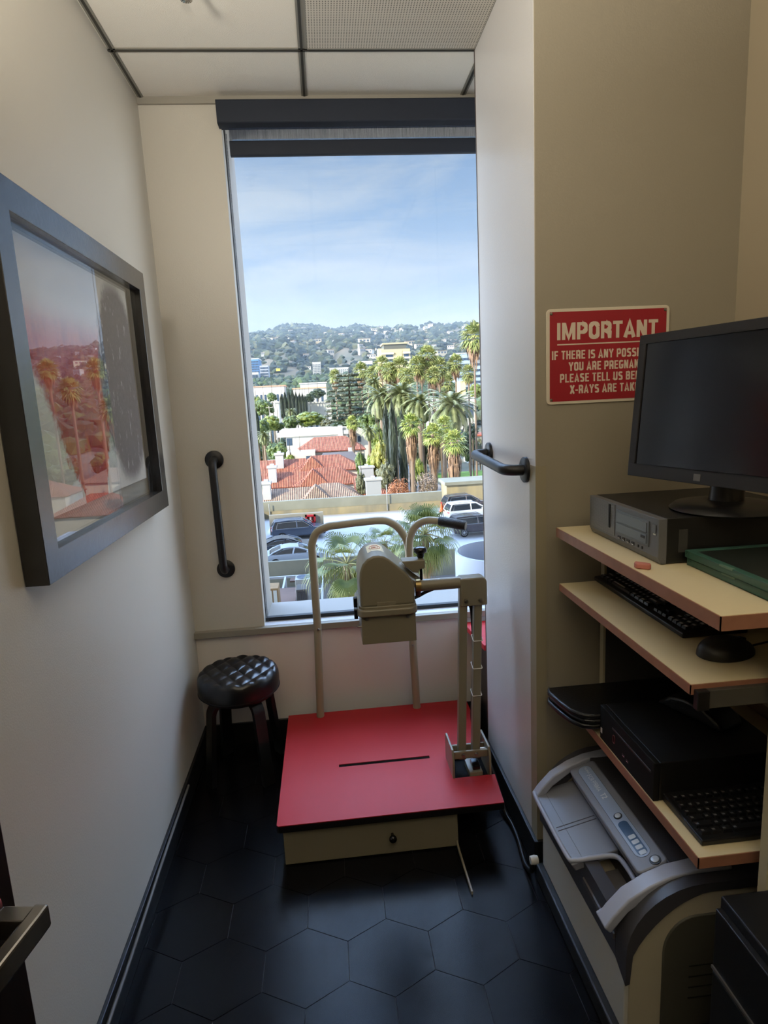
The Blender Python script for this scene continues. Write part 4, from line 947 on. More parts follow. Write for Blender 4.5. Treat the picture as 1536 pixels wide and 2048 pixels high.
# charcoal wrap: end bands over the shoulder, apron under the tray, lid behind the console
def band(y0, y1, zlo0, zlo1):
    outer = shoulder(X0 - 0.003, 0.27, 0.175, 0.162) + [(X1, 0.432)]
    V = []; n_ = len(outer) + 1
    for y, zl in ((y0, zlo0), (y1, zlo1)):
        V += [(X0 - 0.003, y, zl)] + [(x, y, z) for x, z in outer]
        V += [(X0 + 0.007, y, zl + 0.004)] + [(x + 0.016 + 0.030 * math.sin(PI * min(i / 9, 1)), y, z - 0.022 * min(1.0, i / 7)) for i, (x, z) in enumerate(outer)]
    F_ = []
    for i in range(n_ - 1):
        F_ += [(i, i + 1, 2 * n_ + i + 1, 2 * n_ + i), (n_ + i + 1, n_ + i, 3 * n_ + i, 3 * n_ + i + 1), (i + 1, i, n_ + i, n_ + i + 1), (2 * n_ + i, 2 * n_ + i + 1, 3 * n_ + i + 1, 3 * n_ + i)]
    F_ += [(0, 2 * n_, 3 * n_, n_), (n_ - 1, 2 * n_ - 1, 4 * n_ - 1, 3 * n_ - 1)]
    return V, F_
for nm, arg in (('end_band', (YA, YI, 0.195, 0.222)), ('end_band', (YJ, YB, 0.205, 0.20))):
    b = MB(); b.add(*band(*arg)); b.build(nm, dk, t, smooth=40)
b = MB(); b.add([(X0 - 0.003, YI, 0.222), (X0 - 0.003, YJ, 0.205), (X0 - 0.006, YJ, 0.33), (X0 - 0.006, YI, 0.33), (X0 + 0.03, YI, 0.222), (X0 + 0.03, YJ, 0.205), (X0 + 0.03, YJ, 0.33), (X0 + 0.03, YI, 0.33)], [(0, 1, 2, 3), (7, 6, 5, 4), (0, 3, 7, 4), (1, 5, 6, 2), (3, 2, 6, 7), (0, 4, 5, 1)]); b.build('apron', dk, t)
b = MB(); b.box(0.712, X1, YI - 0.002, YJ + 0.002, 0.405, 0.4315); b.build('lid', dk, t, bevel=0.003)
# output tray: a sloping lipped shelf across the front, with a deeper well at the near end
XT = 0.545
b = MB(); b.prism([(XT, 0.322), (0.672, 0.352), (0.672, 0.335), (XT + 0.012, 0.303)], 'y', 1.335, YJ); tray = b.build('film_tray', sg, t, bevel=0.003, smooth=40)
b = MB(); b.prism([(0.575, 0.282), (0.672, 0.296), (0.672, 0.284), (0.575, 0.268)], 'y', YI, 1.336); b.build('tray_well', M('well_grey', (84, 82, 84), 0.4), tray)
b = MB(); b.box(0.668, 0.676, YI, YJ, 0.284, 0.405); b.build('bay_back', M('bay_dark', (38, 38, 42), 0.5), tray)
lip = [(XT + 0.004, YJ - 0.004, 0.326), (XT, 1.58, 0.327), (XT, 1.37, 0.327), (XT + 0.012, 1.342, 0.329), (0.60, 1.333, 0.338), (0.642, 1.322, 0.347), (0.660, 1.30, 0.349), (0.662, 1.225, 0.345), (0.648, 1.20, 0.341), (0.60, 1.19, 0.331), (0.562, 1.187, 0.323)]
MB().tube(smoothpath(lip, 4), 0.0065, 10).build('tray_lip', sg2, tray, smooth=60)
b = MB()
for y in (1.455, 1.468): b.prism([(XT + 0.012, 0.3262), (0.664, 0.3512), (0.664, 0.3500), (XT + 0.012, 0.3250)], 'y', y, y + 0.002)
b.build('tray_groove', dk, tray)
# end cheeks that arch over the tray bay
for ya, yb_ in ((YA + 0.03, YI + 0.022), (YJ - 0.022, YJ + 0.01)):
    outer = [(XT, 0.318), (XT + 0.02, 0.346)] + [(0.60, 0.383), (0.65, 0.412), (0.70, 0.430), (0.76, 0.438), (0.84, 0.439)]
    b = MB(); b.prism(outer + [(0.84, 0.428), (0.74, 0.424), (0.66, 0.395), (0.60, 0.352), (XT + 0.015, 0.303)], 'y', ya, yb_); b.build('end_cheek', sg2, t, bevel=0.004, seg=3, smooth=40)
b = MB(); b.prism([(XT + 0.002, 0.314), (0.60, 0.342), (0.60, 0.322), (XT + 0.012, 0.298)], 'y', YI - 0.004, 1.20); b.build('corner_pocket', sg2, t, bevel=0.004, smooth=40)
b = MB(); b.prism([(0.575, 0.3315), (0.592, 0.340), (0.592, 0.341), (0.575, 0.3325)], 'y', 1.181, 1.194); b.build('arrow_mark', wt, t)
# control console
ca_, cz = math.cos(R(20)), math.sin(R(20))
CU = Vector((ca_, 0, cz)); CN = Vector((-cz, 0, ca_)); CO = Vector((0.648, 0, 0.394))
def cp(u, y, n): return CO + CU * u + CN * n + Vector((0, y, 0))
b = MB(); q = rrect(0, 0.078, 1.19, 1.598, 0.012, 4)
V = [cp(u, y, 0.014) for u, y in q] + [cp(u, y, -0.022) for u, y in q]; n_ = len(q)
b.add(V, [tuple(range(n_)), tuple(range(2 * n_ - 1, n_ - 1, -1))] + [(i, n_ + i, n_ + (i + 1) % n_, (i + 1) % n_) for i in range(n_)])
con = b.build('control_console', sg, t, bevel=0.004, seg=3, smooth=40)
def inlay(name, mat, u0, u1, ya, yb_, r_, h, par):
    q = rrect(u0, u1, ya, yb_, r_, 5); n_ = len(q); b = MB()
    b.add([cp(u, y, h) for u, y in q] + [cp(u, y, 0.0125) for u, y in q], [tuple(range(n_)), tuple(range(2 * n_ - 1, n_ - 1, -1))] + [(i, n_ + i, n_ + (i + 1) % n_, (i + 1) % n_) for i in range(n_)])
    return b.build(name, mat, par)
inlay('panel_outline', M('panel_line', (40, 44, 54), 0.4), 0.0185, 0.0585, 1.2235, 1.587, 0.0195, 0.0143, con)
lp = inlay('label_strip', M('blue_grey_label', (140, 156, 184), 0.3), 0.0195, 0.0575, 1.2245, 1.586, 0.0185, 0.0147, con)
inlay('display', M('dark_blue_display', (58, 84, 118), 0.2), 0.026, 0.051, 1.23, 1.346, 0.011, 0.0151, con)
for k in range(4):
    y = 1.296 - k * 0.0175
    inlay('soft_key', M('key_pale', (178, 188, 200), 0.3), 0.030, 0.047, y - 0.0125, y, 0.003, 0.0153, con)
for nm, y, u, r1 in (('select_button', 1.366, 0.040, 0.011), ('power_button', 1.205, 0.052, 0.0135)):
    c_ = cp(u, y, 0.0); b = MB(); b.tube([c_ + CN * 0.012, c_ + CN * 0.0155], [r1, r1], 28); rb = b.build(nm + '_ring', M('button_ring', (24, 26, 32), 0.35), con, smooth=40)
    b = MB(); b.tube([c_ + CN * 0.012, c_ + CN * 0.0175, c_ + CN * 0.018], [r1 * 0.68, r1 * 0.68, r1 * 0.5], 28); b.build(nm, M('button_silver', (170, 178, 190), 0.25), rb, smooth=40)
mb = MB()
letters(mb, 'FUJIFILM', 0.0058, cp(0.0405, 1.577, 0.0150), (0, -1, 0), CU, .6, .16, .12, 'LEFT')
letters(mb, 'FCR PRIMA', 0.0125, cp(0.034, 1.545, 0.0150), (0, -1, 0), CU, .62, .13, .14, 'LEFT')
letters(mb, 'T2', 0.0150, cp(0.033, 1.458, 0.0150), (0, -1, 0), CU, .62, .2, .12, 'LEFT')
mb.build('lettering', M('console_lettering', (196, 204, 212), 0.4), con, norm=False)
MB().lathe([(0.0, -0.014), (0.012, -0.013), (0.014, 0.0), (0.012, 0.01)], (0.555, 1.645, 0.082), 20, 'x').build('plug_cap', M('white_plug', (206, 204, 196), 0.4), t, smooth=50)
b = MB(); b.box(0.566, 1.12, 1.07, 1.668, 0.0, 0.053)
t2 = b.build('low_platform', M('black_platform', (22, 22, 24), 0.5), bevel=0.006, loc=(0.84, 1.37, 0)); tag(t2, 'low black platform on the floor beneath the film reader', 'platform')
# ---- black cabinet, bottom right
t = thing('filing_cabinet', 'black drawer cabinet in front of the film reader at the right wall', 'cabinet', (0.9, 0.7, 0))
b = MB(); b.box(0.672, 1.15, 0.42, 0.945, 0.0, 0.566); b.build('body', M('black_cabinet', (14, 14, 15), 0.45), t, bevel=0.003)
for k in range(4):
    z = 0.545 - k * 0.135
    b = MB(); b.box(0.66, 0.673, 0.425, 0.94, z - 0.127, z); d_ = b.build('drawer', M('black_drawer_front', (17, 17, 18), 0.42), t, bevel=0.002)
    b = MB(); b.box(0.657, 0.661, 0.425, 0.94, z - 0.127, z - 0.121); b.build('pull_edge', M('drawer_edge_grey', (78, 76, 74), 0.4), d_)
# ================================================================== OUTSIDE: GROUND, HILLS, HAZE
GZ = -20.0
def ground_z(Y):
    if Y < 260: return GZ
    if Y < 900: return GZ + 50 * ((Y - 260) / 640) ** 1.1
    return 30.0
conc = M('concrete', (150, 146, 136), 0.8, noise=0.18, nscale=0.6)
b = MB(); ysg = [3.0, 20, 60, 120, 200, 260, 330, 420, 520, 640, 780, 900, 1000]
for a_, c_ in zip(ysg[:-1], ysg[1:]): b.quad((-0.45 * a_ - 6, a_, ground_z(a_)), (0.42 * a_ + 6, a_, ground_z(a_)), (0.42 * c_ + 6, c_, ground_z(c_)), (-0.45 * c_ - 6, c_, ground_z(c_)))
b.build('ground', M('dry_ground_and_lawn', (96, 98, 76), 0.9, rgb2=(128, 122, 104), nscale=0.12), norm=True, **S)
# street running away on the right
b = MB(); b.quad((15.5, 95, GZ + 0.05), (27, 95, GZ + 0.05), (27 - 8, 330, -13.5), (14 - 6.5, 330, -13.5))
b.build('street', M('asphalt', (150, 144, 140), 0.9, noise=0.08, nscale=0.5), **S)
b = MB()
for k in range(9):
    y_ = 100 + k * 16; b.quad((20.2 - k * 0.9, y_, GZ + 0.12 + (0.3 * max(0, y_ - 260) / 10)), (20.5 - k * 0.9, y_, GZ + 0.12), (19.9 - k * 0.9, y_ + 10, GZ + 0.12), (19.6 - k * 0.9, y_ + 10, GZ + 0.12))
b.quad((23.4, 96, GZ + 0.1), (23.75, 96, GZ + 0.1), (19.0, 210, GZ + 0.1), (18.7, 210, GZ + 0.1))
b.quad((17.4, 96, GZ + 0.1), (17.75, 96, GZ + 0.1), (14.6, 210, GZ + 0.1), (14.3, 210, GZ + 0.1))
b.build('street_marking', M('road_paint', (236, 232, 224), 0.7), **S)
b = MB(); b.quad((29, 146, GZ + 0.15), (42, 146, GZ + 0.15), (44, 172, GZ + 0.15), (29, 172, GZ + 0.15)); 
b.build('lawn', M('lawn_green', (104, 148, 62), 0.9, noise=0.25, nscale=0.5), **S)

# ridge line as elevation angles along the azimuth
ridge_px = [(380, 690), (440, 678), (484, 671), (500, 668), (520, 667), (545, 661), (558, 654), (572, 651), (590, 650), (608, 650), (622, 652), (640, 654), (655, 657), (668, 660), (682, 657), (700, 655), (712, 652), (730, 653), (745, 655), (760, 656), (790, 658), (822, 657), (838, 655), (850, 649), (862, 647), (875, 650), (900, 651), (925, 650), (945, 650), (970, 654), (1040, 656), (1120, 660)]
RU, RS = [], []
for px, py in ridge_px:
    d = at(px, py, 1.0); RU.append(d.x); RS.append(d.z - 1.5)
YH = 2600.0
def hash2(i, j):
    q = math.sin(i * 127.1 + j * 311.7) * 43758.5453; return q - math.floor(q)
def vn(x, y):
    i, j = math.floor(x), math.floor(y); fx, fy = x - i, y - j; fx = fx * fx * (3 - 2 * fx); fy = fy * fy * (3 - 2 * fy)
    return (hash2(i, j) * (1 - fx) + hash2(i + 1, j) * fx) * (1 - fy) + (hash2(i, j + 1) * (1 - fx) + hash2(i + 1, j + 1) * fx) * fy
def hill_z(u, Y):
    s_ = (Y - 950) / (YH - 950); top = 1.5 + YH * float(np.interp(u, RU, RS)) - 6
    z = 30 + (top - 30) * (s_ ** 0.92)
    amp = 62 * math.sin(PI * min(max(s_, 0), 1)) ** 0.8
    return z + amp * (vn(u * 34 + Y * 0.0006, Y * 0.0016) - 0.5) + 22 * math.sin(PI * min(max(s_, 0), 1)) * (vn(u * 90, Y * 0.005 + 7) - 0.5)
b = MB(); nu, ny = 130, 44; V = []
for j in range(ny):
    Y = 950 + (YH - 950) * j / (ny - 1)
    for i in range(nu):
        u = -0.36 + 0.82 * i / (nu - 1); V.append((u * Y, Y, hill_z(u, Y)))
for i in range(nu):
    u = -0.36 + 0.82 * i / (nu - 1); V.append((u * YH * 1.15, YH * 1.15, 60))
for i in range(nu):
    u = -0.36 + 0.82 * i / (nu - 1); V.append((u * 940, 940, 20))
F_ = [(j * nu + i, j * nu + i + 1, (j + 1) * nu + i + 1, (j + 1) * nu + i) for j in range(ny) for i in range(nu - 1)]
F_ += [((ny + 1) * nu + i, (ny + 1) * nu + i + 1, i + 1, i) for i in range(nu - 1)]
b.add(V, F_); b.build('hills', M('dry_chaparral', (62, 66, 50), 0.95, rgb2=(104, 92, 70), nscale=0.011), smooth=80, norm=False, **S)

# hillside scrub and tree cover
ico_v, ico_f = [], []
_bm = bmesh.new(); bmesh.ops.create_icosphere(_bm, subdivisions=1, radius=1.0)
for v in _bm.verts: ico_v.append(tuple(v.co))
for f in _bm.faces: ico_f.append([v.index for v in f.verts])
_bm.free(); ICV = np.array(ico_v)
def blobs(name, mats, items, **tags):
    b = MB()
    for (x, y, z, rx, rz, mi) in items:
        j = 1 + np.random.uniform(-0.28, 0.28, (len(ICV), 1)); v = ICV * j * np.array([rx, rx, rz]) + np.array([x, y, z])
        b.add(v.tolist(), ico_f, mi)
    return b.build(name, mats, norm=False, **tags)
np.random.seed(3)
hg = [M('scrub_dark', (34, 44, 34), 0.95), M('scrub_mid', (54, 64, 44), 0.95), M('scrub_pale', (88, 90, 64), 0.95)]
it = []
for k in range(11000):
    s_ = random.random() ** 0.9; Y = 950 + (YH - 960) * s_; u = random.uniform(-0.35, 0.46)
    if vn(u * 30 + 3, Y * 0.004) < 0.36 and random.random() < 0.75: continue
    r_ = random.uniform(5, 11) * (0.7 + 0.6 * s_); it.append((u * Y, Y, hill_z(u, Y) + r_ * 0.3, r_ * 1.15, r_ * random.uniform(0.7, 1.1), random.choice((0, 0, 0, 1, 1, 2))))
for k in range(520):      # trees on the skyline
    u = random.uniform(-0.34, 0.45); r_ = random.choice((5, 7, 9, 12)) * random.uniform(0.7, 1.1)
    it.append((u * YH, YH - 5, hill_z(u, YH) + r_ * 0.45, r_ * 0.8, r_ * 0.9, 0))
blobs('hillside_scrub', hg, it, label='dark scrub and trees covering the far hills', category='scrub', kind='stuff')
it = []
fl = [M('canopy_green', (48, 64, 38), 0.9), M('canopy_green_light', (76, 92, 50), 0.9), M('canopy_olive', (70, 76, 54), 0.9)]
for k in range(5200):
    Y = 300 + 680 * random.random() ** 0.8; u = random.uniform(-0.40, 0.5); r_ = random.uniform(3.0, 6.5)
    it.append((u * Y, Y, ground_z(Y) + r_ * random.uniform(0.5, 1.1), r_ * 1.1, r_ * 1.0, random.choice((0, 0, 1, 2))))
blobs('valley_foliage', fl, it, label='green tree cover filling the flat land below the hills', category='foliage', kind='stuff')

# thin evening haze between the near streets and the hills
def haze():
    mt = bpy.data.materials.new('evening_haze'); mt.use_nodes = True; n = mt.node_tree; n.nodes.clear()
    o = n.nodes.new('ShaderNodeOutputMaterial'); sc = n.nodes.new('ShaderNodeVolumeScatter')
    sc.inputs['Color'].default_value = (0.62, 0.80, 1.0, 1); sc.inputs['Density'].default_value = HAZE; sc.inputs['Anisotropy'].default_value = 0.0
    n.links.new(sc.outputs[0], o.inputs['Volume']); return mt
if HAZE > 0:
    o = MB().prism([(-80, 150), (110, 150), (1150, 2900), (-720, 2900)], 'z', GZ - 5, 420).build('haze', haze(), label='thin blue haze lying over the far city and hills', category='haze', kind='stuff')
# ------------------------------------------------------------------ houses on the hillside
hw = [M('hill_house_white', (226, 222, 212), 0.8), M('hill_house_cream', (206, 196, 174), 0.8), M('hill_house_grey', (164, 162, 160), 0.8)]
hro = M('hill_roof', (150, 132, 118), 0.8); hwin = M('hill_glass', (70, 84, 100), 0.3)
protos = []
for k, (a_, d_, h_) in enumerate(((16, 10, 5.5), (22, 12, 7.5), (12, 10, 9))):
    b = MB(); b.box(-a_ / 2, a_ / 2, -d_ / 2, d_ / 2, -4, h_, 0); b.box(-a_ / 2 - 0.7, a_ / 2 + 0.7, -d_ / 2 - 0.7, d_ / 2 + 0.7, h_, h_ + 0.8, 1)
    for q in range(3): b.box(-a_ / 2 + 1.5 + q * a_ / 3.2, -a_ / 2 + 1.5 + q * a_ / 3.2 + a_ / 5, -d_ / 2 - 0.1, -d_ / 2, h_ * 0.35, h_ * 0.8, 2)
    protos.append((b, hw[k]))
pm = []
for b, m_ in protos:
    o = b.build('hillside_house', [m_, hro, hwin]); pm.append(o)
nH = 0
for k in range(330):
    s_ = random.random(); Y = 980 + (YH - 1030) * s_; u = random.uniform(-0.165, 0.40)
    if vn(u * 22 + 11, Y * 0.003 + 5) < 0.31: continue
    o = pm[nH % 3] if nH < 3 else pm[random.randrange(3)].copy()
    if nH >= 3: COL.objects.link(o)
    o.location = (u * Y, Y, hill_z(u, Y) + 3.5); o.rotation_euler = (0, 0, random.uniform(-0.5, 0.5)); sc_ = random.uniform(0.5, 1.1); o.scale = (sc_, sc_, sc_)
    tag(o, 'tiny pale house among the scrub on the far hillside', 'house', 'houses scattered on the far hillside'); nH += 1

# ================================================================== FAR AND MIDDLE BUILDINGS
def windows_grid(b, x0, x1, z0, z1, nx, nz, y, fw=0.6, fh=0.55, mi=1, d=0.15):
    for i in range(nx):
        for j in range(nz):
            cx_ = x0 + (x1 - x0) * (i + 0.5) / nx; cz_ = z0 + (z1 - z0) * (j + 0.5) / nz
            w2, h2 = (x1 - x0) / nx * fw / 2, (z1 - z0) / nz * fh / 2
            b.box(cx_ - w2, cx_ + w2, y - d, y + 0.05, cz_ - h2, cz_ + h2, mi)
gdk = M('far_window_glass', (64, 80, 100), 0.25)
def block(name, label, cat, pxl, pxr, pyt, Y, depth, wall, nx=0, nz=0, wf=(0.6, 0.55), roof=None, zb=None, group=None):
    A, B = at(pxl, pyt, Y), at(pxr, pyt, Y); z1 = (A.z + B.z) / 2; z0 = ground_z(Y) - 2 if zb is None else zb
    t = thing(name, label, cat, ((A.x + B.x) / 2, Y, z0), group)
    b = MB(); b.box(A.x, B.x, Y, Y + depth, z0, z1); b.build('wall', wall, t)
    if nx:
        b = MB(); windows_grid(b, A.x + 0.4, B.x - 0.4, z0 + (z1 - z0) * 0.08, z1 - (z1 - z0) * 0.05, nx, nz, Y, *wf, mi=0, d=max(0.12, Y * 0.0006)); b.build('glazing', gdk, t, norm=False)
    if roof:
        b = MB(); b.box(A.x - 0.5, B.x + 0.5, Y - 0.5, Y + depth + 0.5, z1, z1 + max(0.5, Y * 0.0016)); b.build('roof', roof, t)
    return t, A.x, B.x, z0, z1
cw = M('stucco_white', (200, 198, 192), 0.8, noise=0.06, nscale=0.4); cc = M('stucco_cream', (184, 172, 140), 0.8, noise=0.06, nscale=0.4); roofw = M('flat_roof_white', (192, 190, 186), 0.8)
bluew = M('blue_curtain_wall', (96, 140, 190), 0.25)
block('office_tower', 'broad blue glass office block at the foot of the hills, left end', 'building', 480, 517, 719, 900, 40, bluew, 12, 9, (0.8, 0.7), roofw)
block('apartment_tower', 'grey stepped apartment block right of the blue glass block', 'building', 519, 536, 731, 880, 20, M('grey_block', (158, 162, 172), 0.8), 6, 6)
block('parking_structure', 'low white arcaded building in front of the blue glass block', 'building', 492, 516, 745, 860, 18, cw, 10, 2)
block('billboard', 'small plain yellow billboard amid the trees below the hills', 'billboard', 552, 560, 737, 700, 0.6, M('yellow_board', (236, 198, 84), 0.6), zb=at(556, 742, 700).z)
block('apartment_tower', 'slim white high-rise standing alone below the hills', 'building', 625, 641, 726, 980, 16, cw, 5, 11, (0.55, 0.5), roofw)
t, *_ = block('apartment_block', 'white mid-rise block right of the slim white high-rise', 'building', 660, 697, 737, 900, 26, cw, 9, 6, (0.5, 0.5), roofw)
block('apartment_block', 'pale office block with a dark window band behind the leftmost tall palms', 'building', 717, 745, 722, 700, 18, cw, 5, 4, (0.8, 0.4))
block('penthouse', 'small white rooftop house peeping above the left white apartments', 'house', 493, 502, 755, 420, 10, cw, 2, 2)
block('apartment_block', 'long white apartment block behind the cypress row, left end', 'building', 490, 568, 774, 300, 16, cw, 9, 3, (0.45, 0.5), M('terracotta_roof_far', (196, 148, 124), 0.8))
block('apartment_block', 'white block with upper gallery behind the cypress row, right end', 'building', 600, 652, 767, 330, 14, cw, 7, 2, (0.55, 0.45), roofw)
block('apartment_block', 'white block with peach tiled band under the upper gallery block', 'building', 586, 650, 777, 300, 14, cw, 6, 3, (0.4, 0.5), M('peach_tiles', (206, 160, 128), 0.8))
block('villa', 'low flat white villa between the cypress row and the great cedar', 'house', 612, 662, 806, 230, 12, cw, 4, 1, (0.4, 0.5), roofw)
block('villa', 'small flat roofed white house left of the cypress row', 'house', 533, 557, 806, 235, 10, cw, 2, 1, (0.4, 0.5), roofw)
# beige tower behind the palms
Yb = 430; A, B = at(759, 700, Yb), at(820, 700, Yb); zt_ = at(790, 698, Yb).z; zb_ = ground_z(Yb) - 2
t = thing('apartment_tower', 'beige apartment tower with balconies rising behind the tall palms', 'building', ((A.x + B.x) / 2, Yb, zb_))
xm = at(774, 700, Yb).x; x2 = at(788, 700, Yb).x; x3 = at(804, 700, Yb).x
b = MB(); b.box(A.x + 1, B.x, Yb, Yb + 18, zb_, zt_); b.build('wall', cc, t)
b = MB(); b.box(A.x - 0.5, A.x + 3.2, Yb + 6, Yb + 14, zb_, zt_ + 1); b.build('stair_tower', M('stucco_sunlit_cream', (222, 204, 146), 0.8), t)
b = MB(); b.box(x2, x3, Yb - 0.3, Yb, zb_, zt_ - 1); b.build('blank_panel', M('stucco_tan', (196, 184, 142), 0.8), t)
b = MB(); b.box(xm - 2, B.x - 2.5, Yb + 1, Yb + 16, zt_, zt_ + 3.2); ph = b.build('penthouse', M('penthouse_glass', (92, 92, 84), 0.4), t)
b = MB(); b.box(xm - 3, B.x - 1.5, Yb, Yb + 17, zt_ + 3.2, zt_ + 4.2); b.build('roof_slab', cc, ph)
for k in range(9):
    z = zt_ - 2.2 - k * 3.2; b = MB(); b.box(xm - 3.6, x2 - 0.4, Yb - 1.5, Yb, z - 1.2, z); b.box(x3 + 0.4, B.x, Yb - 1.5, Yb, z - 1.2, z); b.build('balcony', M('stucco_pale', (216, 206, 178), 0.8), t)
    b = MB(); b.box(xm - 1, x2 - 1, Yb - 0.2, Yb, z - 3.0, z - 1.2); b.box(x3 + 1, B.x - 1, Yb - 0.2, Yb, z - 3.0, z - 1.2); b.build('window_band', gdk, t)
block('office_tower', 'pale blue glass office block at the right edge behind the palms', 'building', 915, 965, 707, 520, 30, M('pale_curtain_wall', (170, 190, 208), 0.3), 12, 7, (0.8, 0.4), roofw)
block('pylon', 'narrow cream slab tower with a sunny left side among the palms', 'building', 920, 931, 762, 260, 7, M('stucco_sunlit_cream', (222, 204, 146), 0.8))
block('apartment_block', 'low white block glimpsed between the palm trunks', 'building', 860, 950, 792, 250, 12, cw, 8, 2)
block('house', 'white cottage at the right edge beyond the street', 'house', 940, 985, 872, 190, 10, cw, 3, 1, (0.3, 0.5), M('terracotta_far', (176, 92, 66), 0.8))

# white flat house with cornice
Yw = 150; zw0, zw1 = GZ, -4.85
t = thing('villa', 'long white villa with flat roof, moulded cornice and five small windows', 'house', (-2, Yw, GZ))
xa, xb_ = -11.4, 5.2
b = MB(); b.box(xa + 2.0, xb_, Yw, Yw + 12, zw0, zw1 - 1.6); b.build('wall', cw, t)
b = MB(); b.box(xa, xb_ + 0.4, Yw - 0.5, Yw + 12.5, zw1 - 1.6, zw1 - 0.6); b.build('cornice', cw, t, bevel=0.15)
b = MB(); b.box(xa + 0.6, xb_, Yw, Yw + 12, zw1 - 0.6, zw1); b.build('parapet', cw, t)
for k in range(4):
    x = -2.5 + k * 2.15; b = MB(); b.box(x, x + 0.65, Yw - 0.08, Yw + 0.02, zw1 - 4.1, zw1 - 2.9); b.build('window', gdk, t)
b = MB(); b.box(xa + 2.1, xa + 3.4, Yw - 0.08, Yw + 0.05, zw1 - 3.6, zw1 - 1.9); b.build('corner_window', gdk, t)
b = MB(); b.box(3.0, 4.1, Yw - 0.7, Yw + 0.4, GZ, zw1 + 0.5); b.build('chimney', cw, t)
b = MB(); b.box(xb_, xb_ + 5.2, Yw + 3, Yw + 12, GZ, zw1 - 0.5); wg = b.build('side_wing', M('stucco_grey', (196, 196, 190), 0.8), t)
b = MB(); b.box(xb_ + 2.6, xb_ + 3.4, Yw + 2.92, Yw + 3.02, zw1 - 3.8, zw1 - 2.4); b.build('window', gdk, wg)

# ------------------------------------------------------------------ red tiled roofs
def tile_mat(name, c1, c2, period=0.25):
    mt = bpy.data.materials.new(name); mt.use_nodes = True; n = mt.node_tree; bs = n.nodes['Principled BSDF']; bs.inputs['Roughness'].default_value = 0.85
    t_ = n.nodes.new('ShaderNodeTexCoord'); wv = n.nodes.new('ShaderNodeTexWave'); wv.wave_type = 'BANDS'; wv.bands_direction = 'X'; wv.wave_profile = 'SIN'; wv.inputs['Scale'].default_value = 2 * PI / period / 20.0
    n.links.new(t_.outputs['UV'], wv.inputs[0])
    mx = n.nodes.new('ShaderNodeMix'); mx.data_type = 'RGBA'; mx.inputs[6].default_value = (*lin(c1), 1); mx.inputs[7].default_value = (*lin(c2), 1)
    no = n.nodes.new('ShaderNodeTexNoise'); no.inputs['Scale'].default_value = 1.5; n.links.new(t_.outputs['Object'], no.inputs[0])
    mt2 = n.nodes.new('ShaderNodeMath'); mt2.operation = 'MULTIPLY_ADD'; mt2.inputs[1].default_value = 0.75; n.links.new(wv.outputs[0], mt2.inputs[0]); n.links.new(no.outputs[0], mt2.inputs[2])
    sb = n.nodes.new('ShaderNodeMath'); sb.operation = 'SUBTRACT'; sb.inputs[1].default_value = 0.3; sb.use_clamp = True; n.links.new(mt2.outputs[0], sb.inputs[0])
    n.links.new(sb.outputs[0], mx.inputs[0]); n.links.new(mx.outputs[2], bs.inputs['Base Color'])
    bp = n.nodes.new('ShaderNodeBump'); bp.inputs['Strength'].default_value = 1.0; bp.inputs['Distance'].default_value = 0.12
    n.links.new(wv.outputs[0], bp.inputs['Height']); n.links.new(bp.outputs[0], bs.inputs['Normal']); return mt
def roof_faces(name, mat, polys, parent, th=0.18):
    """each polygon is one slope; the tile courses run across its lowest edge"""
    me = bpy.data.meshes.new(name); off = WL.get(parent.name, Vector()); V = []; Fs = []; UV = []
    for pg in polys:
        P = [Vector(p) for p in pg]; nrm = (P[1] - P[0]).cross(P[2] - P[0]).normalized()
        if nrm.z < 0: P = P[::-1]; nrm = -nrm
        along = Vector((0, 0, 1)).cross(nrm).normalized(); o = len(V)
        V += [p - off for p in P]; Fs.append(list(range(o, o + len(P)))); UV += [((p.dot(along)), p.z) for p in P]
        o2 = len(V); V += [p - off - nrm * th for p in P]; Fs.append(list(range(o2 + len(P) - 1, o2 - 1, -1))); UV += [(0, 0)] * len(P)
        for i in range(len(P)):
            j = (i + 1) % len(P); Fs.append([o + j, o + i, o2 + i, o2 + j]); UV += [(0, 0)] * 4
    me.from_pydata([tuple(v) for v in V], [], Fs); ul = me.uv_layers.new(name='UVMap')
    me.materials.append(mat); k = 0
    for i, (u_) in enumerate(UV): ul.data[i].uv = u_
    o = bpy.data.objects.new(name, me); COL.objects.link(o); o.parent = parent; return o
def hip(x0, x1, y0, y1, ze, zr, ins=None):
    ins = (y1 - y0) / 2 if ins is None else ins; ym = (y0 + y1) / 2; r0, r1 = (x0 + ins, ym, zr), (x1 - ins, ym, zr)
    a_, b_, c_, d_ = (x0, y0, ze), (x1, y0, ze), (x1, y1, ze), (x0, y1, ze)
    return [[a_, b_, r1, r0], [b_, c_, r1], [c_, d_, r0, r1], [d_, a_, r0]]
tr_red = tile_mat('terracotta_tiles', (112, 52, 38), (196, 124, 96)); tr_brown = tile_mat('weathered_brown_tiles', (80, 58, 52), (186, 158, 136))
stw = M('white_stucco_near', (196, 190, 180), 0.8, noise=0.06, nscale=0.5)
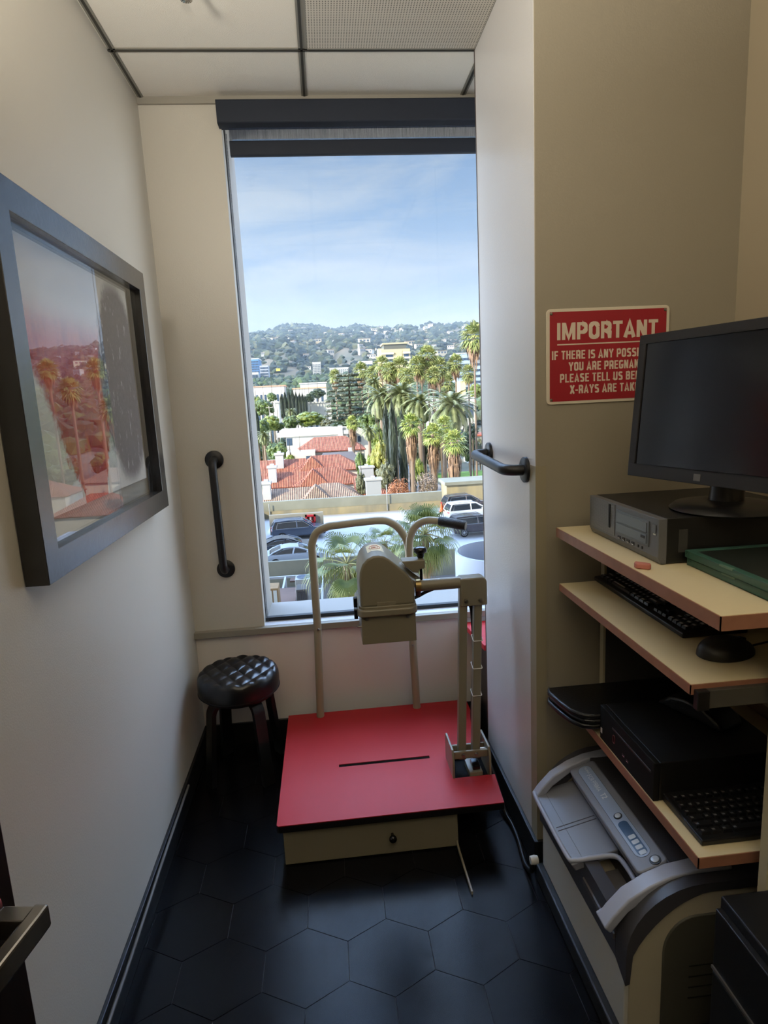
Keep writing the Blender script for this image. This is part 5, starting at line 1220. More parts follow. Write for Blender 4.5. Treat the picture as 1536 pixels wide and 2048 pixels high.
def townhouse(label, Y, ze, zr, xs, tm, cx_):
    """main hipped block with a front-facing hip and a long left wing, plus a chimney"""
    k = (Y + 3) / 88.0
    t = thing('townhouse', label, 'house', (0, Y, GZ), 'red roofed townhouses')
    X = lambda v: v * k + xs
    x0, x1 = X(-4.6), X(5.2); yA, yB = Y, Y + 8.5
    b = MB(); b.box(x0 + 0.5, x1 - 0.5, yA + 0.5, yB - 0.5, GZ, ze); b.box(X(-16), x0 + 1, yA + 1.2, yB - 1.5, GZ, ze - 0.1); b.build('wall', stw, t)
    rf = roof_faces('roof', tm, hip(x0, x1, yA, yB, ze, zr, 3.6) + [[(X(-16), yA + 0.9, ze - 0.1), (x0 + 2.5, yA + 0.9, ze - 0.1), (x0 + 2.5, yA + 4.2, zr - 0.35), (X(-16), yA + 4.2, zr - 0.35)], [(X(-16), yA + 7.5, ze - 0.1), (x0 + 2.5, yA + 7.5, ze - 0.1), (x0 + 2.5, yA + 4.2, zr - 0.35), (X(-16), yA + 4.2, zr - 0.35)]], t)
    # small cross gable breaking the front slope
    xg = X(-1.6); roof_faces('cross_gable', tm, [[(xg - 2.3, yA - 0.2, ze - 0.05), (xg - 2.3, yA + 4.2, ze + 0.3), (xg - 0.2, yA + 4.2, zr + 0.05), (xg - 0.2, yA + 1.8, zr + 0.05)], [(xg - 0.2, yA + 1.8, zr + 0.05), (xg - 0.2, yA + 4.2, zr + 0.05), (xg + 2.3, yA + 4.2, ze + 0.3), (xg + 2.3, yA - 0.2, ze - 0.05)], [(xg - 2.3, yA - 0.2, ze - 0.05), (xg + 2.3, yA - 0.2, ze - 0.05), (xg - 0.2, yA + 1.8, zr + 0.05)]], t)
    b = MB(); hw_ = 0.55 * k; b.box(cx_ - hw_, cx_ + hw_, yA + 2.0, yA + 3.2, ze - 0.6, zr + 0.6); ch = b.build('chimney', M('chimney_white', (172, 172, 174), 0.8), t)
    b = MB(); b.box(cx_ - hw_ - 0.15, cx_ + hw_ + 0.15, yA + 1.85, yA + 3.35, zr + 0.6, zr + 0.9); b.box(cx_ - 0.3, cx_ + 0.3, yA + 2.3, yA + 2.9, zr + 0.9, zr + 1.2); b.build('chimney_cap', M('chimney_white', (172, 172, 174), 0.8), ch)
    return t
townhouse('townhouse with weathered brown tiled hip roof just beyond the parking wall', 82.5, -11.75, -9.75, -0.1, tr_brown, at(534, 985, 85).x)
townhouse('middle townhouse with orange red tiled roof between the brown roof and the rear one', 92.5, -10.75, -8.6, -0.35, tr_red, at(546, 958, 95).x)
townhouse('rear townhouse with orange red tiled roof, farthest of the three in line', 102.5, -9.7, -7.5, -0.5, tr_red, at(560, 932, 105).x)
# house with red hip roof and its grey roofed neighbour
Yd = 124; t = thing('bungalow', 'white house with red tiled hip roof in front of the long white villa', 'house', (0, Yd, GZ))
xa, xb_ = at(590, 905, Yd).x, at(732, 895, Yd).x; ze, zr = -8.2, -5.7
b = MB(); b.box(xa + 0.4, xb_ - 0.4, Yd + 0.5, Yd + 11, GZ, ze); b.box(at(574, 900, Yd).x, xa + 4, Yd - 4, Yd + 4, GZ, ze + 0.4); b.build('wall', stw, t)
roof_faces('roof', tr_red, hip(xa, xb_, Yd, Yd + 12, ze, zr, 3.8), t)
b = MB(); b.box(at(697, 900, 122).x, at(707, 900, 122).x, 121.5, 123, ze - 0.6, ze + 0.5); b.build('roof_cooler', M('grey_cooler', (186, 190, 192), 0.6), t)
b = MB(); b.box(at(612, 890, Yd).x, at(624, 890, Yd).x, Yd - 4.1, Yd - 4.0, ze - 1.6, ze - 0.4); b.build('window', gdk, t)
Yg = 113; t = thing('bungalow', 'low house with plain dark grey roof behind the red townhouses', 'house', (0, Yg, GZ))
xa, xb_ = at(634, 920, Yg).x, at(722, 915, Yg).x
b = MB(); b.box(xa + 0.4, xb_ - 0.4, Yg + 0.5, Yg + 8, GZ, -9.6); b.build('wall', stw, t)
roof_faces('roof', M('grey_shingle', (104, 100, 104), 0.9), hip(xa, xb_, Yg, Yg + 9, -9.7, -8.0, 1.2), t)
t = thing('garage', 'small flat white garage left of the rear red roof', 'garage', (at(557, 930, 115).x, 115, GZ))
b = MB(); xa, xb_ = at(526, 930, 115).x, at(588, 925, 115).x; b.box(xa, xb_, 115, 121, GZ, -9.3); b.build('wall', cw, t)
b = MB(); b.box(xa + 0.4, xb_ - 0.4, 115.3, 120.7, -9.3, -9.0); b.build('roof', roofw, t)
# free-standing chimneys right of the roofs
for lbl, pxa, pxb, pyt, Y in (('big white chimney block standing right of the brown tiled roof', 732, 762, 962, 81), ('second grey white chimney block behind the big white one', 720, 747, 937, 90)):
    A, B = at(pxa, pyt, Y), at(pxb, pyt, Y); t = thing('chimney_stack', lbl, 'chimney', ((A.x + B.x) / 2, Y, GZ), 'white chimney blocks')
    b = MB(); b.box(A.x, B.x, Y, Y + 1.6, GZ, A.z); b.build('shaft', M('chimney_grey_white', (160, 163, 168), 0.8), t)
    b = MB(); b.box(A.x - 0.18, B.x + 0.18, Y - 0.15, Y + 1.75, A.z, A.z + 0.22); b.box((A.x + B.x) / 2 - 0.25, (A.x + B.x) / 2 + 0.25, Y + 0.4, Y + 1.0, A.z + 0.22, A.z + 0.5); b.build('cap', M('chimney_white', (172, 172, 174), 0.8), t)
Y = 84; t = thing('low_wing', 'low dark red tiled lean-to roof beside the big white chimney', 'roof', (5.5, Y, GZ))
b = MB(); b.box(at(716, 990, Y).x, at(732, 990, Y).x + 3, Y + 0.5, Y + 8, GZ, -11.6); b.build('wall', stw, t)
roof_faces('roof', tr_red, [[(at(712, 990, Y).x, Y, -12.0), (at(735, 990, Y).x + 4, Y, -12.0), (at(735, 990, Y).x + 4, Y + 8, -9.6), (at(712, 990, Y).x, Y + 8, -9.6)]], t)

for lbl, u, Y, tm in (('red roofed house east of the street, outside the window view', 0.36, 95, tr_red), ('second red roofed house further east of the street', 0.45, 120, tr_red), ('brown roofed house behind the red roofed houses in the east', 0.33, 140, tr_brown)):
    t = thing('house', lbl, 'house', (u * Y, Y, GZ)); x_ = u * Y
    b = MB(); b.box(x_ - 6, x_ + 6, Y, Y + 9, GZ, -13.5); b.build('wall', stw, t); roof_faces('roof', tm, hip(x_ - 6.6, x_ + 6.6, Y - 0.6, Y + 9.6, -13.5, -10.8), t)

# ================================================================== PARKING DECK
DZ = -10.5
pdk = M('pale_deck_coating', (170, 172, 178), 0.7, noise=0.05, nscale=0.3)
wcon = M('weathered_concrete', (160, 146, 110), 0.85, rgb2=(126, 120, 102), nscale=0.7, stretch=(1, 1, 0.35)); lcon = M('grey_concrete_parapet', (134, 134, 120), 0.85, noise=0.15, nscale=0.8)
b = MB(); b.box(-8.3, 26, 44.6, 66, GZ, DZ); b.build('parking_deck', pdk, **S)
t = thing('boundary_wall', 'long weathered concrete wall closing the far side of the parking deck', 'wall', (3, 66, GZ)); tag(t, kind='structure')
b = MB(); b.box(-20, 13.0, 66, 66.4, GZ, -9.75); b.build('wall_lower', wcon, t)
b = MB(); b.box(-20, 12.2, 66.2, 66.8, -9.75, -8.75); b.build('wall_upper', lcon, t)
for px in (537, 774):
    p = at(px, 1000, 65.9); MB().cyl((p.x, 65.9, -10.4), (p.x, 65.9, -7.6 if px > 700 else -8.9), 0.05, n=8).build('conduit', M('grey_conduit', (150, 152, 150), 0.5), t)
b = MB(); b.box(-8.3, -7.9, 44.6, 66, DZ, -9.3); b.build('parapet_left', lcon, **S)
b = MB(); b.box(-8.3, 26, 44.3, 44.6, DZ - 1.2, -9.75); b.build('parapet_near', lcon, **S)
t = thing('ramp_wall', 'low grey concrete ramp wall behind the grey parked car', 'wall', (-3, 57.5, DZ)); A, B = at(538, 1034, 57.5), at(646, 1024, 57.5)
b = MB(); b.box(A.x, B.x, 57.5, 57.8, DZ, B.z); b.build('panel', M('shaded_concrete', (142, 140, 130), 0.85, noise=0.1, nscale=0.6), t)
p0, p1 = at(610, 1030, 57.4), at(632, 1046, 57.4); t = thing('fire_hose_cabinet', 'red open-framed fire cabinet fixed to the grey ramp wall', 'cabinet', (p0.x, 57.45, p1.z))
b = MB(); w_ = 0.16
for bx in ((p0.x, p1.x, p1.z, p1.z + w_), (p0.x, p1.x, p0.z - w_, p0.z), (p0.x, p0.x + w_, p1.z, p0.z), (p1.x - w_, p1.x, p1.z, p0.z)): b.box(bx[0], bx[1], 57.2, 57.5, bx[2], bx[3])
rdm = M('fire_red', (176, 34, 42), 0.5); b.build('frame', rdm, t)
b = MB(); b.box(p0.x + w_, p1.x - w_, 57.4, 57.48, p1.z + w_, p0.z - w_); b.build('back', M('dark_red', (96, 28, 32), 0.6), t)
b = MB(); xm = (p0.x + p1.x) / 2; b.box(xm - 0.08, xm + 0.08, 57.3, 57.4, p1.z + 0.25, p0.z - 0.2); b.box(xm - 0.25, xm + 0.15, 57.3, 57.4, p1.z + 0.2, p1.z + 0.32); b.build('pipework', M('pale_pipe', (210, 190, 186), 0.5), t)
t = thing('stair_house', 'square concrete stair house at the right end of the parking wall', 'shed', (14, 69, GZ)); A, B = at(893, 966, 68), at(1000, 962, 68)
b = MB(); b.box(A.x, B.x, 68, 71.4, GZ, A.z - 0.25); b.build('wall', wcon, t)
b = MB(); b.box(A.x - 0.25, B.x, 67.7, 71.7, A.z - 0.25, A.z + 0.1); b.build('roof_slab', lcon, t)
# traffic cone
p = at(883, 1010, 63.5); t = thing('traffic_cone', 'orange traffic cone by the parking wall next to the dark parked car', 'cone', (p.x, 63.5, DZ))
b = MB(); b.lathe([(0.22, DZ + 0.04), (0.05, DZ + 0.85), (0.0, DZ + 0.86)], (p.x, 63.5, 0), 16); b.build('cone_body', M('cone_orange', (240, 96, 40), 0.5), t, smooth=40)
b = MB(); b.box(p.x - 0.26, p.x + 0.26, 63.24, 63.76, DZ, DZ + 0.04); b.build('foot_plate', M('cone_orange', (240, 96, 40), 0.5), t)
# ------------------------------------------------------------------ cars
tyre = M('tyre_rubber', (24, 24, 26), 0.8); rimm = M('alloy_rim', (186, 188, 192), 0.35, metal=0.7); cgl = M('car_glass', (28, 34, 42), 0.08, spec=0.8); chro = M('car_chrome', (205, 208, 212), 0.2, metal=0.9)
tail = M('tail_light', (150, 26, 30), 0.3); headl = M('head_light', (214, 220, 226), 0.2)
def car(label, loc, rz, paint, kind, scale=1.0):
    """nose along +x"""
    t = thing('car', label, 'car', (0, 0, 0), 'cars parked on the deck')
    W = 0.96
    if kind == 'suv':
        Lh, body = 2.42, [(-2.40, 0.55), (-2.42, 0.85), (-2.34, 1.08), (0.95, 1.10), (2.0, 1.02), (2.32, 0.86), (2.42, 0.6), (2.36, 0.34), (-2.30, 0.34)]
        belt, roof = (-2.33, 1.30), (-2.02, 0.42); zb, zr = 1.08, 1.72; ax, wr = 1.48, 0.38
    else:
        Lh, body = 2.5, [(-2.46, 0.55), (-2.5, 0.80), (-2.42, 0.98), (-1.6, 1.0), (0.8, 0.98), (1.9, 0.88), (2.35, 0.74), (2.5, 0.55), (2.45, 0.30), (-2.40, 0.30)]
        belt, roof = (-1.95, 1.25), (-0.95, 0.20); zb, zr = 0.98, 1.43; ax, wr = 1.50, 0.35
    b = MB(); b.prism(body, 'y', -W, W); b.build('body', paint, t, bevel=0.09, seg=3, smooth=50)
    n_ = 7; Vl = []
    b = MB()
    for (xa, xb2, z, hw2) in ((belt[0], belt[1], zb - 0.02, W - 0.05), (belt[0] * 0.75 + roof[0] * 0.25, belt[1] * 0.7 + roof[1] * 0.3, zb + (zr - zb) * 0.35, W - 0.12), (roof[0], roof[1], zr - 0.05, W - 0.27)):
        Vl += [(xa, -hw2, z), (xb2, -hw2, z), (xb2, hw2, z), (xa, hw2, z)]
    b.add(Vl, [(i * 4 + j, i * 4 + (j + 1) % 4, i * 4 + 4 + (j + 1) % 4, i * 4 + 4 + j) for i in range(2) for j in range(4)] + [(8, 9, 10, 11)]); b.build('glasshouse', cgl, t, smooth=40)
    hw2 = W - 0.25; b = MB(); rp = [(roof[0] - 0.12, zr - 0.07), (roof[0] + 0.15, zr - 0.01), ((roof[0] + roof[1]) / 2, zr + 0.03), (roof[1] - 0.1, zr - 0.01), (roof[1] + 0.10, zr - 0.07)]
    b.prism(rp, 'y', -hw2, hw2); b.build('roof', paint, t, bevel=0.02, smooth=50)
    b = MB()
    for sgn in (-1, 1):
        for xb1, xr1 in ((belt[0], roof[0]), (belt[1], roof[1])) + (((belt[0] * 0.40 + belt[1] * 0.6,) * 2,) if kind == 'suv' else ((belt[0] * 0.45 + belt[1] * 0.55, roof[0] * 0.2 + roof[1] * 0.8),)):
            b.tube([(xb1, sgn * (W - 0.04), zb - 0.03), (xb1 * 0.7 + xr1 * 0.3, sgn * (W - 0.11), zb + (zr - zb) * 0.36), (xr1, sgn * (W - 0.255), zr - 0.04)], 0.055, 6)
        if kind == 'suv': b.prism([(belt[0], zb - 0.02), (belt[0] + 0.95, zb - 0.02), (belt[0] + 0.55, zb + 0.5), (roof[0], zr - 0.06)], 'y', sgn * (W - 0.17) - 0.03, sgn * (W - 0.17) + 0.03) if False else None
    b.build('pillar', paint, t, smooth=60)
    for sgn in (-1, 1):
        zt2 = zr - 0.1; b = MB(); x_a, x_b = belt[0] + 0.35, belt[1] - 0.15
        b.tube([(x_a, sgn * (W - 0.035), zb + 0.0), (x_b, sgn * (W - 0.035), zb + 0.0)], 0.022, 6)
        b.tube([(x_a, sgn * (W - 0.04), zb), (roof[0] * 0.85 + belt[0] * 0.15 + 0.25, sgn * (W - 0.2), zr - 0.14), (roof[1] - 0.05, sgn * (W - 0.235), zr - 0.09), (x_b, sgn * (W - 0.04), zb)], 0.02, 6); b.build('window_trim', chro, t, smooth=60)
        for x in (-ax, ax):
            b = MB(); b.lathe([(wr * 0.62, sgn * (W - 0.2)), (wr, sgn * (W - 0.2)), (wr, sgn * (W + 0.01)), (wr * 0.66, sgn * (W + 0.02)), (wr * 0.62, sgn * (W - 0.0))], (x, 0, wr), 24, 'y'); wh = b.build('wheel', tyre, t, smooth=40)
            b = MB(); b.lathe([(0.0, sgn * (W + 0.012)), (0.07, sgn * (W + 0.012)), (0.07, sgn * (W - 0.02))], (x, 0, wr), 16, 'y'); yy = sgn * (W + 0.004)
            for k in range(10):
                a_ = 2 * PI * k / 10; b.sweep([(x + 0.05 * math.cos(a_), yy, wr + 0.05 * math.sin(a_)), (x + wr * 0.66 * math.cos(a_), yy, wr + wr * 0.66 * math.sin(a_))], 0.035, 0.02, (0, 1, 0))
            b.tube([(x + wr * 0.66 * math.cos(2 * PI * q / 24), yy, wr + wr * 0.66 * math.sin(2 * PI * q / 24)) for q in range(24)], 0.016, 5, closed=True); b.build('rim', rimm, wh, norm=False)
        b = MB(); b.box(-Lh - 0.01, -Lh + 0.22, sgn * (W - 0.28) - 0.22, sgn * (W - 0.28) + 0.24, 0.82, 0.98); b.build('tail_light', tail, t, bevel=0.02)
        b = MB(); b.box(Lh - 0.28, Lh - 0.03, sgn * (W - 0.28) - 0.2, sgn * (W - 0.28) + 0.22, 0.70, 0.82); b.build('head_light', headl, t, bevel=0.02)
        b = MB(); b.box(belt[1] - 0.42, belt[1] - 0.24, sgn * W, sgn * (W + 0.2), zb + 0.0, zb + 0.15) if sgn > 0 else b.box(belt[1] - 0.42, belt[1] - 0.24, -(W + 0.2), -W, zb, zb + 0.15); b.build('door_mirror', paint, t, bevel=0.03)
        if kind == 'suv': MB().tube([(roof[0], sgn * (W - 0.33), zr + 0.03), (roof[0] + 0.1, sgn * (W - 0.33), zr + 0.06), (roof[1] - 0.2, sgn * (W - 0.33), zr + 0.06), (roof[1] - 0.05, sgn * (W - 0.33), zr + 0.02)], 0.022, 6).build('roof_rail', chro, t)
    t.location = loc; t.rotation_euler = (0, 0, rz); t.scale = (scale,) * 3
    return t
def paint(n, c): return M('car_paint_' + n, c, 0.22, spec=0.6, coat=0.5)
def ground_at(px, py, z):
    d = at(px, py, 1.0) - Vector(CAM); t_ = (z - 1.5) / d.z; return Vector(CAM) + d * t_
p = ground_at(597, 1079, DZ); car('slate grey parked estate car in front of the low ramp wall', (p.x, p.y + 0.9, DZ), R(6), paint('slate', (66, 76, 94)), 'suv')
p = ground_at(574, 1118, DZ); car('black parked saloon car between the slate estate and the silver saloon', (p.x - 0.1, 49.6, DZ), R(5), paint('black', (26, 26, 32)), 'sedan')
p = ground_at(590, 1122, DZ); car('silver parked saloon car closest to the near parapet of the deck', (p.x + 0.1, 46.4, DZ), R(5), paint('silver', (176, 186, 204)), 'sedan')
p = ground_at(926, 1017, DZ); car('dark brown parked off-roader next to the traffic cone', (p.x, 63.4, DZ), R(8), paint('brown', (70, 60, 58)), 'suv')
p = ground_at(934, 1033, DZ); car('white parked off-roader between two dark ones', (p.x, 58.9, DZ), R(8), paint('white', (228, 230, 234)), 'suv')
p = ground_at(957, 1070, DZ); car('dark plum parked off-roader nearest on the right side of the deck', (p.x, 52.3, DZ), R(8), paint('plum', (58, 46, 50)), 'suv')

# ================================================================== NEAR ROOFTOPS
NZ = -13.0
grv = M('gravel_roof', (92, 90, 92), 0.95, rgb2=(62, 62, 66), nscale=1.4)
b = MB(); b.box(-13, 16, 29.6, 44.2, GZ, NZ); b.build('roof_near', grv, **S)
A = at(600, 1216, 30); b = MB(); b.box(-13, 16, 29.2, 29.6, GZ, A.z - 0.1); b.build('parapet_panels', M('pale_blue_grey_panel', (160, 166, 176), 0.7, noise=0.05, nscale=0.4), **S)
stl = M('galvanised_steel', (170, 174, 180), 0.5); rust = M('rust_brown_sheet', (108, 84, 74), 0.8, noise=0.2, nscale=0.8)
A, B = at(526, 1180, 36), at(640, 1180, 36)
t = thing('roof_frame', 'grey steel pergola frame over the machinery on the near roof', 'frame', ((A.x + B.x) / 2, 36, NZ))
zt_ = -10.4; x0_, x1_ = A.x - 3, at(640, 1170, 36).x
for y_ in (35.0, 38.5, 42.0):
    b = MB(); b.box(x0_, x1_, y_, y_ + 0.15, zt_, zt_ + 0.15); b.build('beam', stl, t)
for x in np.linspace(x0_, x1_, 6):
    b = MB(); b.box(x, x + 0.12, 35.0, 42.1, zt_, zt_ + 0.12); b.build('rafter', stl, t)
    for y_ in (35.0, 42.0):
        b = MB(); b.box(x, x + 0.12, y_, y_ + 0.12, NZ, zt_); b.build('upright', stl, t)
t = thing('plant_cover', 'rust brown metal sheet lying over the steel pergola frame', 'sheet', (-1.5, 38, zt_))
b = MB(); b.box(at(538, 1160, 37).x, at(590, 1160, 37).x, 35.5, 39.0, zt_ + 0.16, zt_ + 0.22); b.build('sheet', rust, t)
t = thing('plant_cover', 'brown metal sheet beside the pergola frame at the parapet', 'sheet', (0, 42.8, NZ + 2.2)); b = MB(); b.box(at(575, 1140, 41).x, at(625, 1140, 41).x, 42.3, 43.8, NZ + 2.2, NZ + 2.3); b.build('sheet', rust, t)
for lbl, pxa, pxb, pyt, Y, mat in (('wooden crate with pale panels at the left end of the near roof', 533, 556, 1178, 33, M('crate_wood', (150, 120, 82), 0.8, noise=0.2, nscale=2)),
                                 ('grey air conditioner with round fan on the near roof', 590, 622, 1160, 36, M('hvac_grey', (150, 152, 150), 0.6)),
                                 ('dark brown machine housing standing on the near roof by the palm', 592, 614, 1180, 33, M('dark_housing', (72, 66, 62), 0.7))):
    A, B = at(pxa, pyt, Y), at(pxb, pyt, Y); t = thing('roof_unit', lbl, 'machine', ((A.x + B.x) / 2, Y, NZ))
    b = MB(); b.box(A.x, B.x, Y, Y + 1.1, NZ, max(A.z, NZ + 0.6)); b.build('housing', mat, t, bevel=0.02)
    if 'fan' in lbl: MB().lathe([(0.0, A.z + 0.02), (0.4, A.z + 0.03), (0.42, A.z + 0.0)], ((A.x + B.x) / 2, Y + 0.55, 0), 20).build('fan_grille', gdk, t)
    else:
        b = MB(); b.box(A.x + 0.08, (A.x + B.x) / 2 - 0.04, Y - 0.03, Y, NZ + 0.1, A.z - 0.12); b.box((A.x + B.x) / 2 + 0.04, B.x - 0.08, Y - 0.03, Y, NZ + 0.1, A.z - 0.12); b.build('front_panel', M('pale_panel', (186, 186, 176), 0.7) if 'crate' in lbl else M('dark_panel', (54, 50, 48), 0.7), t)
# curved white screen wall on the right
A = at(922, 1118, 36); c0 = at(965, 1100, 36).x + 1.6; r_ = c0 - A.x
t = thing('curved_screen_wall', 'round white open-topped wall on the roof at the right edge', 'wall', (c0, 36 + 2, NZ)); tag(t, kind='thing')
zt_ = at(925, 1118, 36).z
b = MB(); b.lathe([(r_, NZ), (r_, zt_), (r_ - 0.15, zt_), (r_ - 0.15, NZ)], (c0, 37.5, 0), 64); b.build('curved_wall', M('white_render', (168, 172, 182), 0.7), t, smooth=40)
# ================================================================== PALMS AND TREES
def rv(): return Vector((random.gauss(0, 1), random.gauss(0, 1), random.gauss(0, 1))).normalized()
def fan_crown(nf, nb, el0=85, el1=-55, pet=0.42, leaf=0.62, droop=0.35):
    b = MB()
    for i in range(nf):
        az = 2.39996 * i + random.uniform(-.3, .3); el = R(el0 + (el1 - el0) * ((i + .5) / nf) ** 0.9 + random.uniform(-8, 8))
        d = Vector((math.cos(el) * math.cos(az), math.cos(el) * math.sin(az), math.sin(el)))
        s = d.cross(Vector((0, 0, 1))); s = s.normalized() if s.length > .1 else Vector((1, 0, 0)); u = s.cross(d).normalized()
        h = d * pet * random.uniform(.85, 1.15) + Vector((0, 0, -0.05 * (1 - math.sin(el)))); w_ = s * 0.008
        b.quad(-w_, w_, h + w_, h - w_)
        for k in range(nb):
            a_ = R(-82 + 164 * k / (nb - 1)); ln = leaf * (0.72 + 0.28 * math.cos(a_)) * random.uniform(.85, 1.1)
            dd = (d * math.cos(a_) + s * math.sin(a_) + u * (0.16 * (1 if k % 2 else -1) * .4 + .1)).normalized()
            pw = s * math.cos(a_) - d * math.sin(a_); hw = 0.042 * (24 / max(nb, 12)) ** .5 * 0.9
            m1 = h + dd * ln * .55; m2 = h + dd * ln + Vector((0, 0, -droop * ln * random.uniform(.5, 1.2)))
            b.add([h, m1 - pw * hw, m2, m1 + pw * hw], [(0, 1, 2, 3)])
    return b
def skirt(n, length, spread=0.3, top=0.0):
    b = MB()
    for i in range(n):
        az = random.uniform(0, 2 * PI); d = Vector((math.cos(az), math.sin(az), 0)); z0 = top - random.uniform(0, length * .55); l = length * random.uniform(.35, .7); r_ = spread * random.uniform(.35, 1)
        p0 = d * 0.04 + Vector((0, 0, z0)); p1 = d * r_ + Vector((0, 0, z0 - l * .3)); p2 = d * r_ * .8 + Vector((0, 0, z0 - l)); w_ = Vector((-d.y, d.x, 0)) * random.uniform(.02, .06)
        b.add([p0 - w_ * .3, p0 + w_ * .3, p1 + w_, p1 - w_, p2 + w_ * .2, p2 - w_ * .2], [(0, 1, 2, 3), (3, 2, 4, 5)])
    return b
def feather_crown(nf, nl, el0=82, el1=-40):
    b = MB()
    for i in range(nf):
        az = 2.39996 * i + random.uniform(-.2, .2); el = R(el0 + (el1 - el0) * (i + .5) / nf); P = Vector(); ln = random.uniform(.9, 1.08); e_ = el
        pts = [P.copy()]
        for k in range(7):
            e_ -= R(9 + 6 * math.cos(el)); P = P + Vector((math.cos(e_) * math.cos(az), math.cos(e_) * math.sin(az), math.sin(e_))) * ln / 7; pts.append(P.copy())
        side = Vector((-math.sin(az), math.cos(az), 0))
        for k in range(nl):
            t_ = 0.15 + 0.85 * k / nl; f_ = t_ * 7; i0 = min(int(f_), 6); p = pts[i0].lerp(pts[i0 + 1], f_ - i0); tg = (pts[i0 + 1] - pts[i0]).normalized()
            for sg in (-1, 1):
                L_ = 0.26 * (1 - .55 * t_) * random.uniform(.85, 1.1); d = (side * sg * .85 + tg * .75 + Vector((0, 0, -.32))).normalized(); w_ = tg * 0.019
                b.add([p - w_, p + w_, p + d * L_], [(0, 1, 2)])
        for k in range(7): b.quad(pts[k] - side * .008, pts[k] + side * .008, pts[k + 1] + side * .006, pts[k + 1] - side * .006)
    return b
def leafy(ncl, nleaf, lsz, shape='round', flat=1.0, core=True):
    b = MB(); cl = []
    for k in range(ncl):
        if shape == 'round':
            d = rv(); d.z = d.z * .9 + .05; p = d * random.uniform(.45, .78); r_ = random.uniform(.2, .34)
        elif shape == 'column':
            z = random.uniform(-.95, .95); q = (1 - max(0, z) ** 1.6) * (.75 + .25 * min(1, (z + 1) * 3)); a_ = random.uniform(0, 2 * PI); p = Vector((math.cos(a_) * q * .62, math.sin(a_) * q * .62, z)); r_ = .3 * max(q, .25)
        else:   # cedar tiers
            tier = random.randrange(11); z = -0.85 + tier * .165; q = (1 - ((z + .85) / 1.85) ** 2.6) * .80 + .16; a_ = random.uniform(0, 2 * PI); rr = q * math.sqrt(random.random()); p = Vector((math.cos(a_) * rr, math.sin(a_) * rr, z)); r_ = .11
        cl.append((p, r_))
        if core:
            j = 1 + np.random.uniform(-.2, .2, (len(ICV), 1)); sc_ = np.array([r_ * .86, r_ * .86, r_ * .86 * flat * (1.8 if shape == 'column' else 1)])
            b.add((ICV * j * sc_ + np.array(p)).tolist(), ico_f)
    for k in range(nleaf):
        p, r_ = random.choice(cl); d = rv(); q = p + Vector((d.x * r_, d.y * r_, d.z * r_ * flat * (1.8 if shape == 'column' else 1))) * random.uniform(.85, 1.15)
        a_ = rv(); c_ = d.cross(a_).normalized() if shape != 'column' else Vector((random.uniform(-.4, .4), random.uniform(-.4, .4), 1)).normalized(); e_ = (d.cross(c_) + d * random.uniform(-.5, .5)).normalized(); s_ = lsz * random.uniform(.6, 1.3)
        b.add([q - c_ * s_, q + e_ * s_ * .5, q + c_ * s_, q - e_ * s_ * .5], [(0, 1, 2, 3)])
    return b
def mesh_of(mb, mat, name):
    me = bpy.data.meshes.new(name); me.from_pydata([tuple(v) for v in mb.v], [], mb.f); me.materials.append(mat); return me
def leafm(n, c, c2, sc=3.0): return M('leaf_' + n, c, 0.55, rgb2=c2, nscale=sc)
g_fan = leafm('fan_palm', (108, 124, 68), (164, 164, 104)); g_fan2 = leafm('fan_palm_fresh', (116, 138, 66), (176, 180, 104)); deadm = M('dead_frond', (160, 128, 100), 0.9, rgb2=(112, 90, 74), nscale=3)
g_date = leafm('date_palm', (88, 100, 60), (140, 144, 100)); trk = M('palm_trunk', (134, 116, 100), 0.95, noise=0.3, nscale=3, stretch=(1, 1, 4)); bark = M('tree_bark', (92, 78, 62), 0.95)
fanA = [mesh_of(fan_crown(46, 11), g_fan, 'fan_crown'), mesh_of(fan_crown(42, 11, 80, -65), g_fan, 'fan_crown')]
fanB = [mesh_of(fan_crown(40, 13, 86, -60), g_fan2, 'fan_crown_full')]
skA = [mesh_of(skirt(170, 1.5, .5, -.1), deadm, 'dead_fronds'), mesh_of(skirt(130, 1.1, .45, -.1), deadm, 'dead_fronds')]
skB = [mesh_of(skirt(260, 2.7, .5, -.1), deadm, 'dead_fronds_long')]
datA = [mesh_of(feather_crown(96, 26), g_date, 'date_crown'), mesh_of(feather_crown(84, 26, 80, -55), g_date, 'date_crown')]
tb = MB(); tb.tube([(0, 0, k / 10) for k in range(11)], [1.25 - .03 * k for k in range(11)], 10); trunkm = mesh_of(tb, trk, 'trunk'); 
tb = MB(); tb.tube([(0, 0, 0), (.3, 0, .5), (0, 0, 1)], [1.2, 1, .8], 8); barkm = mesh_of(tb, bark, 'trunk')
def child(name, me, par, loc, sc_, rz=0.0):
    o = bpy.data.objects.new(name, me); COL.objects.link(o); o.parent = par; o.location = loc; o.scale = sc_; o.rotation_euler = (0, 0, rz); return o
def palm(name, label, px, py, Y, rpx, crown, sk, tr=0.22, zb=None, group=None, zs=1.0):
    p = at(px, py, Y); rad = rpx * Y / F_PX; zb = ground_z(Y) if zb is None else zb
    t = thing(name, label, 'palm tree', (p.x, Y, zb), group); H = p.z - zb
    child('trunk', trunkm, t, (0, 0, 0), (tr, tr, H)); child('crown', crown, t, (0, 0, H), (rad, rad, rad * zs), random.uniform(0, 6))
    if sk is not None: child('dead_fronds', sk, t, (0, 0, H), (rad, rad, rad), random.uniform(0, 6))
    return t
G1 = 'tall fan palms along the avenue'
